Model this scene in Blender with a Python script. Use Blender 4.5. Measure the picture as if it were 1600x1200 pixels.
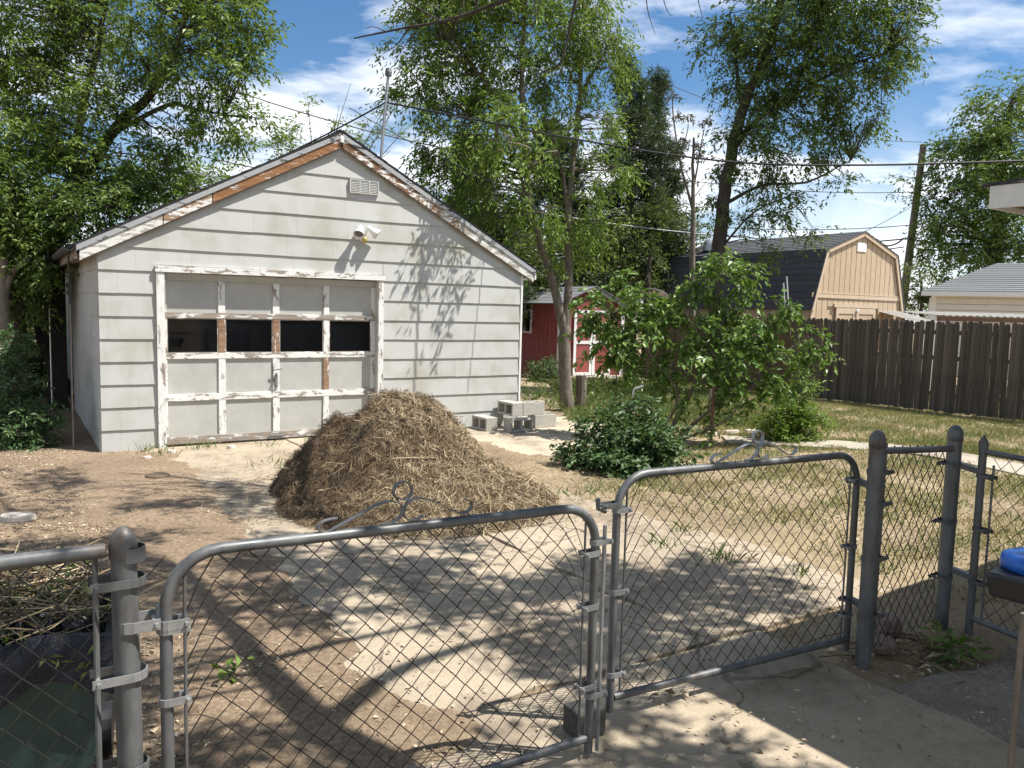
import bpy, math, random
import numpy as np
from mathutils import Matrix, Vector
random.seed(7); rng = np.random.default_rng(7)
S = bpy.context.scene; COL = S.collection
for o in list(bpy.data.objects): bpy.data.objects.remove(o)

# ------------------------------------------------------------------ camera
FPX, PITCH, ROLL, EYE = 1258.56, .09242, .02546, 1.75
fw = np.array([0, math.cos(PITCH), -math.sin(PITCH)]); u0 = np.array([0, math.sin(PITCH), math.cos(PITCH)]); r0 = np.array([1., 0, 0])
rt = math.cos(ROLL)*r0 + math.sin(ROLL)*u0; up = -math.sin(ROLL)*r0 + math.cos(ROLL)*u0
cam = bpy.data.objects.new('camera', bpy.data.cameras.new('camera')); COL.objects.link(cam)
M4 = Matrix.Identity(4)
for i in range(3): M4[i][0], M4[i][1], M4[i][2] = rt[i], up[i], -fw[i]
M4[2][3] = EYE; cam.matrix_world = M4
cam.data.sensor_fit = 'HORIZONTAL'; cam.data.sensor_width = 36; cam.data.lens = 36*FPX/1600
cam.data.clip_start = .05; cam.data.clip_end = 2000; S.camera = cam
# ------------------------------------------------------------------ light
SUN_EL, SUN_AZ = math.radians(60), math.radians(-7)
SD = np.array([math.cos(SUN_EL)*math.cos(SUN_AZ), math.cos(SUN_EL)*math.sin(SUN_AZ), math.sin(SUN_EL)])
sl = bpy.data.lights.new('sun', 'SUN'); sl.energy = 5.0; sl.angle = math.radians(.53); sl.color = (1, .962, .90)
so = bpy.data.objects.new('sun', sl); COL.objects.link(so); so.rotation_euler = Vector(SD).to_track_quat('Z', 'Y').to_euler()
W = bpy.data.worlds.new('World'); S.world = W; W.use_nodes = True
def world():
    nt = W.node_tree; nt.nodes.clear(); N = nt.nodes.new; L = nt.links.new
    out = N('ShaderNodeOutputWorld'); bg = N('ShaderNodeBackground'); bg.inputs[1].default_value = .05
    sky = N('ShaderNodeTexSky'); sky.sky_type = 'NISHITA'; sky.sun_disc = False
    sky.sun_elevation = SUN_EL; sky.sun_rotation = math.radians(90) - SUN_AZ; sky.altitude = 900; sky.air_density = 1.25; sky.dust_density = 0; sky.ozone_density = 6
    tc = N('ShaderNodeTexCoord'); sep = N('ShaderNodeSeparateXYZ'); L(tc.outputs['Generated'], sep.inputs[0])
    def math_(op, a, b=None):
        n = N('ShaderNodeMath'); n.operation = op
        for i, q in enumerate((a, b)):
            if q is None: continue
            if isinstance(q, (int, float)): n.inputs[i].default_value = q
            else: L(q, n.inputs[i])
        return n.outputs[0]
    z = math_('ADD', math_('MAXIMUM', sep.outputs[2], 0.0), .16)
    cx = N('ShaderNodeCombineXYZ'); L(math_('DIVIDE', sep.outputs[0], z), cx.inputs[0]); L(math_('DIVIDE', sep.outputs[1], z), cx.inputs[1])
    mp = N('ShaderNodeMapping'); mp.inputs[1].default_value = (3.45, 2.2, 0); mp.inputs[2].default_value = (0, 0, .5); mp.inputs[3].default_value = (.8, 1.0, 1); L(cx.outputs[0], mp.inputs[0])
    n1 = N('ShaderNodeTexNoise'); n1.inputs['Scale'].default_value = 1.5; n1.inputs['Detail'].default_value = 10; n1.inputs['Roughness'].default_value = .56; n1.inputs['Distortion'].default_value = .2; L(mp.outputs[0], n1.inputs[0])
    rp = N('ShaderNodeValToRGB'); rp.color_ramp.elements[0].position = .47; rp.color_ramp.elements[1].position = .60; L(n1.outputs[0], rp.inputs[0])
    # more cloud towards the horizon
    hz = N('ShaderNodeMapRange'); hz.inputs[1].default_value = .02; hz.inputs[2].default_value = .26; hz.inputs[3].default_value = .8; hz.inputs[4].default_value = .0; L(sep.outputs[2], hz.inputs[0])
    n2 = N('ShaderNodeTexNoise'); n2.inputs['Scale'].default_value = 5; n2.inputs['Detail'].default_value = 6; L(tc.outputs['Generated'], n2.inputs[0])
    r2 = N('ShaderNodeValToRGB'); r2.color_ramp.elements[0].position = .38; r2.color_ramp.elements[1].position = .58; L(n2.outputs[0], r2.inputs[0])
    fac = math_('MINIMUM', math_('ADD', math_('MULTIPLY', rp.outputs[0], .88), math_('MULTIPLY', r2.outputs[0], hz.outputs[0])), .96)
    cl = N('ShaderNodeMix'); cl.data_type = 'RGBA'; cl.inputs['A'].default_value = (11.5, 12.4, 14.0, 1); cl.inputs['B'].default_value = (17.5, 17.6, 17.8, 1); L(n2.outputs[0], cl.inputs['Factor'])
    mx = N('ShaderNodeMix'); mx.data_type = 'RGBA'; L(fac, mx.inputs['Factor']); hs_ = N('ShaderNodeHueSaturation'); hs_.inputs['Saturation'].default_value = 1.12; hs_.inputs['Value'].default_value = 1.4; L(sky.outputs[0], hs_.inputs['Color']); L(hs_.outputs[0], mx.inputs['A']); L(cl.outputs['Result'], mx.inputs['B'])
    L(mx.outputs['Result'], bg.inputs[0]); L(bg.outputs[0], out.inputs[0])
world()
S.view_settings.view_transform = 'Standard'; S.view_settings.look = 'None'; S.view_settings.exposure = .88; S.view_settings.gamma = 1; S.view_settings.use_curve_mapping = False
S.cycles.max_bounces = 6; S.cycles.transparent_max_bounces = 8

# ------------------------------------------------------------------ geometry helpers
def ray(x, y): return (x-800)/FPX*rt - (y-600)/FPX*up + fw
def PY(x, y, Y):                       # photo pixel -> point at distance Y
    d = ray(x, y); return np.array([0, 0, EYE]) + d*Y/d[1]
def G(x, y, z=0):
    d = ray(x, y); return np.array([0, 0, EYE]) + d*(z-EYE)/d[2]
def A(*p): return np.array(p, float)
def unit(v): return v/(np.linalg.norm(v, axis=-1, keepdims=True)+1e-9)
class MB:
    def __init__(s): s.V = []; s.F = []; s.T = []; s.n = 0
    def add(s, v, f, tint=None):
        v = np.asarray(v, float).reshape(-1, 3)
        if isinstance(f, np.ndarray): s.F.append(f + s.n); k = len(f)
        else:
            k = len(f)
            for q in f: s.F.append(np.array([q], np.int64) + s.n)
        s.V.append(v); s.n += len(v)
        s.T.append(np.full(k, .5) if tint is None else np.broadcast_to(np.asarray(tint, float), (k,)))
        return s
    def hexa(s, p8):                   # 4 bottom + 4 top corners, both counter-clockwise
        return s.add(p8, np.array([[3, 2, 1, 0], [4, 5, 6, 7], [0, 1, 5, 4], [1, 2, 6, 5], [2, 3, 7, 6], [3, 0, 4, 7]]))
    def box(s, c, d, R=None):
        x, y, z = np.array(d)/2; v = np.array([[-x,-y,-z],[x,-y,-z],[x,y,-z],[-x,y,-z],[-x,-y,z],[x,-y,z],[x,y,z],[-x,y,z]])
        if R is not None: v = v @ np.asarray(R).T
        return s.hexa(v + np.asarray(c, float))
    def box2(s, a, b): a = A(*a); b = A(*b); return s.box((a+b)/2, np.abs(b-a))
    def bar(s, p, q, w, h, upv=(0, 0, 1)):
        p = A(*p); q = A(*q); t = (q-p)/np.linalg.norm(q-p); sd = np.cross(t, upv); sd /= np.linalg.norm(sd); n = np.cross(sd, t)
        o = [(-w/2, -h/2), (w/2, -h/2), (w/2, h/2), (-w/2, h/2)]
        return s.hexa([p+sd*i+n*j for i, j in o] + [q+sd*i+n*j for i, j in o])
    def prism(s, poly, d0, d1):        # poly of (x,z), thickness along y from d0 to d1 (numbers or callables of z)
        f0 = d0 if callable(d0) else (lambda z: d0); f1 = d1 if callable(d1) else (lambda z: d1)
        n = len(poly); v = [(x, f0(z), z) for x, z in poly] + [(x, f1(z), z) for x, z in poly]
        s.add(v, [list(range(n)), list(range(2*n-1, n-1, -1))] + [[i, i+n, (i+1) % n+n, (i+1) % n] for i in range(n)]); return s
    def tube(s, pts, r, n=6, cap=True, tint=None):
        P = np.asarray(pts, float); k = len(P); r = np.broadcast_to(np.asarray(r, float), (k,))
        T = np.gradient(P, axis=0) if k > 2 else np.repeat((P[1]-P[0])[None], 2, 0)
        T /= np.linalg.norm(T, axis=1)[:, None] + 1e-12
        a = np.array([0, 0, 1.]) if abs(T[0][2]) < .9 else np.array([1., 0, 0]); nv = np.cross(T[0], a); nv /= np.linalg.norm(nv)
        ang = np.arange(n)*2*math.pi/n; V = []
        for i in range(k):
            nv = nv - T[i]*(nv @ T[i]); nv /= np.linalg.norm(nv) + 1e-12; b = np.cross(T[i], nv)
            V.append(P[i] + r[i]*(np.cos(ang)[:, None]*nv + np.sin(ang)[:, None]*b))
        j = np.arange(n); j2 = (j+1) % n
        F = np.concatenate([np.stack([i*n+j, i*n+j2, (i+1)*n+j2, (i+1)*n+j], 1) for i in range(k-1)])
        s.add(np.concatenate(V), F, tint)
        if cap: s.add(np.concatenate([V[0], V[-1]]), [list(range(n-1, -1, -1)), list(range(n, 2*n))], tint)
        return s
    def lathe(s, prof, n=16, c=(0, 0, 0), R=None):   # profile of (r,z)
        ang = np.arange(n)*2*math.pi/n; V = []
        for r, z in prof: V.append(np.stack([r*np.cos(ang), r*np.sin(ang), np.full(n, z)], 1))
        V = np.concatenate(V); V = V if R is None else V @ np.asarray(R).T
        j = np.arange(n); j2 = (j+1) % n
        F = np.concatenate([np.stack([i*n+j, i*n+j2, (i+1)*n+j2, (i+1)*n+j], 1) for i in range(len(prof)-1)])
        return s.add(V + A(*c), F)
    def build(s, name, mat, parent=None, off=None, smooth=False, bevel=0, kind=None):
        me = bpy.data.meshes.new(name); V = np.concatenate(s.V)
        if off is not None: V = V - A(*off)
        lt = np.concatenate([np.full(len(f), f.shape[1]) for f in s.F]).astype(np.int32); li = np.concatenate([f.ravel() for f in s.F]).astype(np.int32)
        ls = np.concatenate([[0], np.cumsum(lt)[:-1]]).astype(np.int32)
        me.vertices.add(len(V)); me.vertices.foreach_set('co', V.astype(np.float32).ravel())
        me.loops.add(len(li)); me.loops.foreach_set('vertex_index', li); me.polygons.add(len(lt)); me.polygons.foreach_set('loop_start', ls); me.polygons.foreach_set('loop_total', lt)
        me.polygons.foreach_set('use_smooth', np.full(len(lt), bool(smooth)))
        at = me.attributes.new('tint', 'FLOAT', 'FACE'); at.data.foreach_set('value', np.concatenate(s.T).astype(np.float32))
        me.update(calc_edges=True); me.validate()
        me.materials.append(mat); o = bpy.data.objects.new(name, me); COL.objects.link(o)
        if parent is not None: o.parent = parent
        if bevel:
            b = o.modifiers.new('bevel', 'BEVEL'); b.width = bevel; b.segments = 2; b.limit_method = 'ANGLE'
        if kind: o['kind'] = kind
        return o
def tag(o, label, cat, group=None, kind=None):
    if label: o['label'] = label
    if cat: o['category'] = cat
    if group: o['group'] = group
    if kind: o['kind'] = kind
    return o
def thing(name, label, cat, loc=(0, 0, 0), yaw=0, group=None):
    o = bpy.data.objects.new(name, None); o.empty_display_size = .2; COL.objects.link(o); o.location = loc; o.rotation_euler = (0, 0, yaw); return tag(o, label, cat, group)
def inst(o, name, parent=None, loc=None, rot=None):
    c = o.copy(); c.name = name; COL.objects.link(c); c.parent = parent
    if loc is not None: c.location = loc
    if rot is not None: c.rotation_euler = rot
    return c
def clip(poly, a, b, c):               # keep a*x+b*y<=c
    out = []
    for i in range(len(poly)):
        p, q = poly[i], poly[(i+1) % len(poly)]; fp = a*p[0]+b*p[1]-c; fq = a*q[0]+b*q[1]-c
        if fp <= 0: out.append(p)
        if fp*fq < 0: t = fp/(fp-fq); out.append((p[0]+(q[0]-p[0])*t, p[1]+(q[1]-p[1])*t))
    return out
def sag(p, q, s, n=14):
    t = np.linspace(0, 1, n)[:, None]; return A(*p)*(1-t) + A(*q)*t - np.array([0, 0, 1])*s*4*t*(1-t)
def smooth_line(pts, n=4):             # Catmull-Rom
    P = [A(*p) for p in pts]; P = [2*P[0]-P[1]] + P + [2*P[-1]-P[-2]]; out = []
    for i in range(1, len(P)-2):
        for k in range(n):
            t = k/n; out.append(.5*((2*P[i]) + (-P[i-1]+P[i+1])*t + (2*P[i-1]-5*P[i]+4*P[i+1]-P[i+2])*t*t + (-P[i-1]+3*P[i]-3*P[i+1]+P[i+2])*t**3))
    return np.array(out + [P[-2]])

# ------------------------------------------------------------------ materials
class Mat:
    def __init__(s, name, rough=.7, metal=0, spec=.4):
        s.m = bpy.data.materials.new(name); s.m.use_nodes = True; s.nt = s.m.node_tree; s.b = s.nt.nodes['Principled BSDF']; s.o = s.nt.nodes['Material Output']
        s.b.inputs['Roughness'].default_value = rough; s.b.inputs['Metallic'].default_value = metal; s.b.inputs['Specular IOR Level'].default_value = spec; s.co = None
    def N(s, t): return s.nt.nodes.new('ShaderNode'+t)
    def L(s, a, b): s.nt.links.new(a, b)
    def coord(s, scale=(1, 1, 1), kind='Object', loc=(0, 0, 0)):
        t = s.N('TexCoord'); m = s.N('Mapping'); m.inputs[3].default_value = scale; m.inputs[1].default_value = loc; s.L(t.outputs[kind], m.inputs[0]); return m.outputs[0]
    def noise(s, sc, det=5, rough=.55, stretch=(1, 1, 1), dist=0, loc=(0, 0, 0)):
        n = s.N('TexNoise'); n.inputs['Scale'].default_value = sc; n.inputs['Detail'].default_value = det; n.inputs['Roughness'].default_value = rough; n.inputs['Distortion'].default_value = dist; s.L(s.coord(stretch, loc=loc), n.inputs[0]); return n.outputs[0]
    def voro(s, sc, feat='F1', stretch=(1, 1, 1), out='Distance'):
        n = s.N('TexVoronoi'); n.inputs['Scale'].default_value = sc; n.feature = feat; s.L(s.coord(stretch), n.inputs[0]); return n.outputs[out]
    def ramp(s, f, *st):
        r = s.N('ValToRGB'); e = r.color_ramp.elements
        while len(e) < len(st): e.new(.5)
        for i, (p, c) in enumerate(st):
            e[i].position = p; e[i].color = (c, c, c, 1) if isinstance(c, (int, float)) else (*c, 1)
        s.L(f, r.inputs[0]); return r.outputs[0]
    def val(s, q, sock):
        if isinstance(q, (int, float)): sock.default_value = q
        elif isinstance(q, tuple): sock.default_value = (*q, 1)
        else: s.L(q, sock)
    def mix(s, f, a, b, mode='MIX'):
        m = s.N('Mix'); m.data_type = 'RGBA'; m.blend_type = mode; s.val(f, m.inputs['Factor']); s.val(a, m.inputs['A']); s.val(b, m.inputs['B']); return m.outputs['Result']
    def math(s, op, a, b=0.):
        m = s.N('Math'); m.operation = op; s.val(a, m.inputs[0]); s.val(b, m.inputs[1]); return m.outputs[0]
    def attr(s, n='tint'):
        a = s.N('Attribute'); a.attribute_name = n; return a.outputs['Fac']
    def rand(s): return s.N('ObjectInfo').outputs['Random']
    def color(s, c): s.val(c, s.b.inputs['Base Color']); return s
    def bump(s, h, st=.4, d=.01):
        b = s.N('Bump'); b.inputs['Strength'].default_value = st; b.inputs['Distance'].default_value = d; s.L(h, b.inputs['Height']); s.L(b.outputs[0], s.b.inputs['Normal']); return s
    def rough(s, r): s.val(r, s.b.inputs['Roughness']); return s
MT = {}
def leafmat(name, stops, trans=.35, rough=.45):
    s = Mat(name, rough, spec=.35); c = s.ramp(s.attr(), *stops); s.color(c)
    tr = s.N('BsdfTranslucent'); s.L(s.mix(.6, c, (.20, .30, .03), 'MIX'), tr.inputs[0]); mx = s.N('MixShader'); mx.inputs[0].default_value = trans
    s.L(s.b.outputs[0], mx.inputs[1]); s.L(tr.outputs[0], mx.inputs[2]); s.L(mx.outputs[0], s.o.inputs[0]); MT[name] = s.m
leafmat('leaf_elm', ((0, (.06, .108, .014)), (.5, (.135, .21, .032)), (1, (.28, .36, .085))), .40)
leafmat('leaf_bright', ((0, (.06, .118, .014)), (.5, (.132, .22, .030)), (1, (.27, .36, .08))), .38)
leafmat('leaf_dark', ((0, (.036, .074, .014)), (.5, (.086, .145, .028)), (1, (.20, .27, .075))), .34)
leafmat('leaf_olive', ((0, (.05, .072, .018)), (.6, (.10, .130, .035)), (1, (.17, .19, .06))), .3)
leafmat('leaf_lilac', ((0, (.045, .100, .018)), (.5, (.10, .185, .032)), (1, (.24, .33, .10))), .28, .40)
leafmat('leaf_vinca', ((0, (.030, .066, .022)), (.5, (.060, .118, .040)), (1, (.13, .20, .085))), .2, .48)
leafmat('needle_pine', ((0, (.018, .034, .016)), (.6, (.038, .062, .024)), (1, (.075, .095, .040))), .12, .6)
leafmat('pod_brown', ((0, (.05, .03, .016)), (1, (.13, .085, .05))), .1, .8)
leafmat('grass_blade', ((0, (.36, .28, .14)), (.45, (.30, .26, .12)), (.6, (.12, .17, .05)), (1, (.07, .125, .03))), .25, .7)
leafmat('straw_strand', ((0, (.035, .022, .014)), (.35, (.13, .085, .048)), (.7, (.31, .235, .14)), (1, (.56, .46, .30))), .05, .8)
leafmat('litter_flake', ((0, (.07, .048, .03)), (.4, (.26, .19, .12)), (.75, (.54, .44, .31)), (1, (.78, .70, .55))), .05, .8)
def simple(name, c1, c2, sc=8, rough=.7, metal=0, bump=.2, bd=.004, stretch=(1, 1, 1), rnd=.0, spec=.4):
    s = Mat(name, rough, metal, spec); n = s.noise(sc, 8, .65, stretch); c = s.ramp(n, (.3, c1), (.7, c2))
    if rnd: c = s.mix(rnd, c, s.ramp(s.rand(), (0, .35), (1, 1.0)), 'MULTIPLY')
    s.color(c)
    if bump: s.bump(n, bump, bd)
    MT[name] = s.m; return s
# garage siding
s = Mat('siding_shingle_paint', .75, spec=.25)
c = s.mix(s.ramp(s.noise(2.1, 4, .5), (.46, 0.), (.68, .95)), (.475, .475, .45), (.385, .375, .315)); c = s.mix(s.ramp(s.noise(9, 8, .7), (.5, 0.), (.8, .35)), c, (.50, .50, .48))
c = s.mix(s.ramp(s.noise(6, 5, .6, (1, 1, .25), loc=(3, 1, 0)), (.56, 0.), (.72, .35)), c, (.36, .34, .29)); c = s.mix(.13, c, s.ramp(s.rand(), (0, .6), (.5, 1.), (1, .9)), 'MULTIPLY')
s.color(c).bump(s.noise(60, 6, .6, (1, 1, .12)), .35, .003); MT['siding'] = s.m
# peeling paint: white film broken by noise over bare wood
def peel(name, wood1, wood2, lo, white=(.69, .685, .65), st=(1, 3, 3), sc=5):
    s = Mat(name, .7, spec=.25); n = s.noise(sc, 9, .72, st, .4); f = s.ramp(n, (lo, 0.), (lo+.018, 1.)); g = s.noise(30, 5, .6, (.12, 1, 1))
    wood = s.ramp(g, (.3, wood1), (.7, wood2)); pt = s.mix(s.ramp(s.noise(14, 6), (.5, 0.), (.8, .4)), white, (.48, .45, .39))
    s.color(s.mix(f, wood, pt)).bump(s.mix(f, s.math('MULTIPLY', g, .4), (1., 1., 1.)), .6, .003); MT[name] = s.m
GW = ((.20, .17, .14), (.36, .31, .26)); OW = ((.13, .062, .028), (.36, .18, .08))
peel('peel_light', *GW, .36); peel('peel_mid', *GW, .45); peel('peel_heavy', *GW, .55); peel('peel_vert', *GW, .43, st=(3, 3, .8)); peel('peel_vert_bare', (.18, .10, .06), (.34, .22, .14), .56, st=(3, 3, .8))
peel('rake_bare', *OW, .575, st=(.8, 3, 3)); peel('rake_half', (.20, .12, .07), (.36, .25, .16), .50, st=(.8, 3, 3)); peel('rake_white', (.28, .245, .20), (.42, .375, .315), .48, (.66, .65, .61), (.8, 3, 3)); peel('rake_brown', (.10, .055, .03), (.25, .14, .08), .53, st=(.8, 3, 3)); peel('drip_grey', (.035, .035, .038), (.09, .085, .08), .42, (.33, .34, .35), (.7, 3, 3))
simple('door_panel_paint', (.37, .365, .335), (.46, .455, .42), 5, .7, 0, .15, .002)
simple('white_trim', (.66, .66, .63), (.80, .80, .77), 12, .6, 0, .1, .002)
simple('roof_asphalt', (.030, .031, .034), (.085, .085, .088), 40, .9, 0, .5, .006, rnd=.35)
simple('roof_grey', (.10, .107, .11), (.22, .225, .225), 30, .9, 0, .4, .006, rnd=.3)
simple('barn_roof_dark', (.045, .047, .052), (.11, .112, .118), 30, .9, 0, .4, .006, rnd=.3)
simple('red_paint', (.23, .052, .048), (.32, .085, .078), 4, .7, 0, .1, .003, rnd=.12)
simple('barn_paint', (.43, .325, .215), (.51, .39, .265), 5, .7, 0, .15, .003, rnd=.08)
simple('barn_trim', (.48, .375, .26), (.56, .44, .32), 6, .7)
simple('vinyl_cream', (.66, .62, .53), (.74, .70, .61), 5, .55)
s = Mat('galvanised', .5, .4, .4); n = s.noise(13, 8, .7, (1, 1, .35)); g = s.noise(4, 6, .7, (1, 1, .6), loc=(2, 1, 4)); c = s.ramp(n, (.3, (.085, .088, .09)), (.7, (.185, .19, .19))); c = s.mix(s.ramp(g, (.57, 0.), (.70, .75)), c, (.10, .062, .038)); s.color(c).rough(s.ramp(n, (.3, .36), (.7, .65))).bump(n, .2, .001); MT['galvanised'] = s.m
simple('galvanised_bright', (.24, .245, .25), (.38, .385, .385), 25, .42, .5, .15, .001)
simple('chain_wire', (.020, .019, .018), (.055, .053, .05), 60, .55, .3, 0)
simple('rust_pipe', (.10, .055, .035), (.20, .12, .08), 30, .8, .3)
simple('bark_grey', (.075, .06, .047), (.21, .175, .14), 14, .9, 0, .9, .02, (1, 1, .25))
simple('bark_pale', (.085, .068, .052), (.22, .185, .145), 18, .9, 0, .7, .012, (1, 1, .3))
simple('bark_dark', (.030, .025, .021), (.085, .07, .058), 14, .9, 0, .9, .02, (1, 1, .25))
simple('fence_wood', (.048, .038, .029), (.215, .178, .14), 22, .9, 0, .6, .005, (3, 3, .10), rnd=.75)
simple('fence_wood_tan', (.09, .062, .038), (.18, .125, .08), 16, .85, 0, .5, .004, (3, 3, .12), rnd=.4)
simple('wood_grey', (.16, .125, .095), (.30, .25, .20), 14, .9, 0, .5, .004, (3, 3, .2))
simple('wood_red', (.20, .085, .045), (.32, .15, .085), 12, .8, 0, .3, .003)
simple('beam_brown', (.075, .038, .022), (.14, .075, .045), 12, .8, 0, .3, .003)
simple('wood_dark', (.012, .010, .009), (.035, .029, .025), 12, .9)
simple('concrete_block', (.33, .31, .27), (.47, .45, .40), 22, .92, 0, .5, .004, rnd=.15)
simple('paver_brick', (.13, .09, .075), (.26, .19, .16), 20, .92, 0, .5, .004)
simple('stone_dark', (.045, .043, .038), (.10, .095, .085), 20, .9, 0, .5, .004)  # even dark stone tone for the gate stop
simple('stone_pale', (.42, .37, .31), (.58, .52, .44), 12, .9, 0, .5, .006)
simple('black_plastic', (.010, .010, .012), (.020, .020, .023), 12, .38, 0, .0)
simple('grey_plastic', (.040, .041, .043), (.065, .066, .068), 30, .5, 0, .1, .001)
simple('blue_plastic', (.015, .10, .42), (.03, .16, .55), 6, .35, 0, 0)
simple('green_plastic', (.028, .056, .048), (.050, .090, .078), 10, .45, 0, .05, .002)
simple('bag_film', (.006, .007, .012), (.018, .019, .03), 9, .22, 0, .9, .03)
simple('corrugated', (.20, .19, .17), (.33, .315, .285), 3, .6)
simple('silver', (.5, .51, .52), (.65, .66, .67), 6, .35, .7, .1)
simple('cable_black', (.010, .010, .011), (.022, .022, .024), 10, .5, 0, 0)
simple('cable_grey', (.14, .14, .145), (.28, .28, .285), 10, .5, .3, 0)
simple('lamp_white', (.70, .70, .68), (.80, .80, .78), 20, .4, 0, 0)
simple('lamp_glass', (.05, .05, .05), (.12, .12, .11), 20, .1, 0, 0)
simple('brass', (.42, .33, .10), (.55, .46, .18), 20, .4, .4, 0)
simple('soffit_brown', (.20, .13, .09), (.30, .20, .13), 8, .8)
s = Mat('dark_glass', .06, spec=.28); n = s.noise(3, 5, .6, (1, 1, .3)); s.color(s.ramp(n, (.4, (.002, .0025, .003)), (.75, (.006, .007, .009)))).rough(s.ramp(n, (.4, .02), (.8, .10))); MT['dark_glass'] = s.m
# concrete
def concrete(name, c1, c2, c3):
    s = Mat(name, .92, spec=.2); n = s.noise(1.3, 7, .6); f = s.noise(55, 5, .7); v = s.ramp(s.voro(140), (.0, 1.), (.35, 0.))
    c = s.ramp(n, (.3, c1), (.55, c2), (.78, c3)); c = s.mix(s.ramp(f, (.42, 0.), (.75, .55)), c, (.47, .40, .30)); c = s.mix(s.math('MULTIPLY', v, .55), c, (.13, .10, .075)); c = s.mix(s.ramp(s.noise(1.1, 7, .7, loc=(5, 2, 0)), (.5, 0.), (.64, .6)), c, (.15, .115, .085)); c = s.mix(s.ramp(s.noise(9, 6, .7, loc=(1, 7, 0)), (.56, 0.), (.70, .45)), c, (.17, .13, .095))
    nz = s.N('TexNoise'); nz.inputs['Scale'].default_value = 1.7; nz.inputs['Detail'].default_value = 6; s.L(s.coord(), nz.inputs[0]); ad = s.N('VectorMath'); ad.operation = 'MULTIPLY_ADD'; s.L(nz.outputs['Color'], ad.inputs[0]); ad.inputs[1].default_value = (1.1, 1.1, 0); s.L(s.coord(), ad.inputs[2])
    vo = s.N('TexVoronoi'); vo.feature = 'DISTANCE_TO_EDGE'; vo.inputs['Scale'].default_value = .55; s.L(ad.outputs[0], vo.inputs[0]); ck = s.ramp(vo.outputs['Distance'], (.0, 1.), (.003, .8), (.007, 0.)); c = s.mix(s.math('MULTIPLY', ck, .6), c, (.055, .042, .032))
    s.color(c).bump(s.math('SUBTRACT', f, ck), .5, .006); MT[name] = s.m
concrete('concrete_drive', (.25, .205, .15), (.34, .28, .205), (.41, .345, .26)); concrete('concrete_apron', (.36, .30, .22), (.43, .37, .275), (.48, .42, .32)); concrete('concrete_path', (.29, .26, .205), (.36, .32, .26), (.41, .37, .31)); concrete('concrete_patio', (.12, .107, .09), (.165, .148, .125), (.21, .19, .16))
# soil: brown mulch at the left of the drive, dry straw-coloured lawn at the right
s = Mat('soil', .95, spec=.15); n = s.noise(.9, 8, .65); f = s.noise(38, 7, .75); f2 = s.noise(130, 4, .7)
mulch = s.ramp(f, (.3, (.11, .075, .05)), (.5, (.25, .18, .12)), (.72, (.45, .355, .245))); lawn = s.ramp(f, (.3, (.20, .145, .09)), (.5, (.34, .265, .165)), (.75, (.47, .385, .25)))
sx = s.N('SeparateXYZ'); tc = s.N('TexCoord'); s.L(tc.outputs['Object'], sx.inputs[0]); side = s.math('ADD', sx.outputs[0], s.math('MULTIPLY', n, 2.))
mr = s.N('MapRange'); mr.inputs[1].default_value = 0; mr.inputs[2].default_value = 2.2; s.L(side, mr.inputs[0])
c = s.mix(mr.outputs[0], mulch, lawn); c = s.mix(s.ramp(f2, (.55, 0.), (.7, .6)), c, (.50, .42, .30)); c = s.mix(s.ramp(n, (.40, .5), (.6, 0.)), c, (.17, .125, .085))
s.color(c).bump(f, .9, .02); MT['soil'] = s.m

# ------------------------------------------------------------------ ground
GC = A(-4.70258, 9.15462, 0); GYAW = .56047; ga = A(math.cos(GYAW), math.sin(GYAW), 0); gb = A(-math.sin(GYAW), math.cos(GYAW), 0)
def GL(u, d, z=0): return GC + ga*u + gb*d + A(0, 0, z)
def hnoise(x, y): return (np.sin(x*1.7+.6*y)+np.sin(y*2.3-1.1*x+1)+.6*np.sin(5.1*x+2*y)+.6*np.sin(4.3*y-3.7*x))*.25
def in_drive(x, y):
    u = (x-GC[0])*ga[0]+(y-GC[1])*ga[1]; d = -((x-GC[0])*gb[0]+(y-GC[1])*gb[1])
    return ((u > .25) & (u < 3.75+.05*d) & (d > -.5) & (d < 14)) | ((u > 3.4) & (u < 7.4) & (d > -.6) & (d < 2.6)) | ((u > .5) & (d > 7.2) & (u < 2.55)) | ((u > 2.6) & (d > 8.2))
xs = np.unique(np.concatenate([[-400, -200, -100, -60, -35, -22, -14], np.arange(-9, 11.01, .09), [14, 20, 30, 45, 70, 120, 220, 400]]))
ys = np.unique(np.concatenate([[-200, -80, -30, -12, -4], np.arange(0, 20.01, .09), [22, 26, 32, 42, 60, 100, 200, 500]]))
X, Y = np.meshgrid(xs, ys); Z = .018*hnoise(X*1.3, Y*1.3) + .012*hnoise(X*4, Y*4+2); Z = np.where((np.abs(X) > 11) | (Y > 21) | (Y < .5), 0, Z); Z = np.where(in_drive(X, Y), -.012, Z)
UU = (X-GC[0])*ga[0]+(Y-GC[1])*ga[1]; DD = -((X-GC[0])*gb[0]+(Y-GC[1])*gb[1]); ed_ = .20*hnoise(X*2.1, Y*2.1)+.10*hnoise(X*6, Y*6)
for dist in (UU-.60+ed_, 3.45+.05*DD-UU+ed_*.7):      # soil spilling over both long edges of the drive
    Z = np.where((DD > .3) & (DD < 7.6) & (dist < .35) & (dist > -.9), .016-.03*np.clip((dist+.05)/.25, 0, 1)+.004*hnoise(X*9, Y*9), Z)
nx, ny = len(xs), len(ys); i, j = np.meshgrid(np.arange(nx-1), np.arange(ny-1)); q = (j*nx+i).ravel()
tag(MB().add(np.stack([X.ravel(), Y.ravel(), Z.ravel()], 1), np.stack([q, q+1, q+nx+1, q+nx], 1)).build('ground', MT['soil'], smooth=True), 'dry brown ground of soil, mulch and thin lawn', None, kind='structure')
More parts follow.
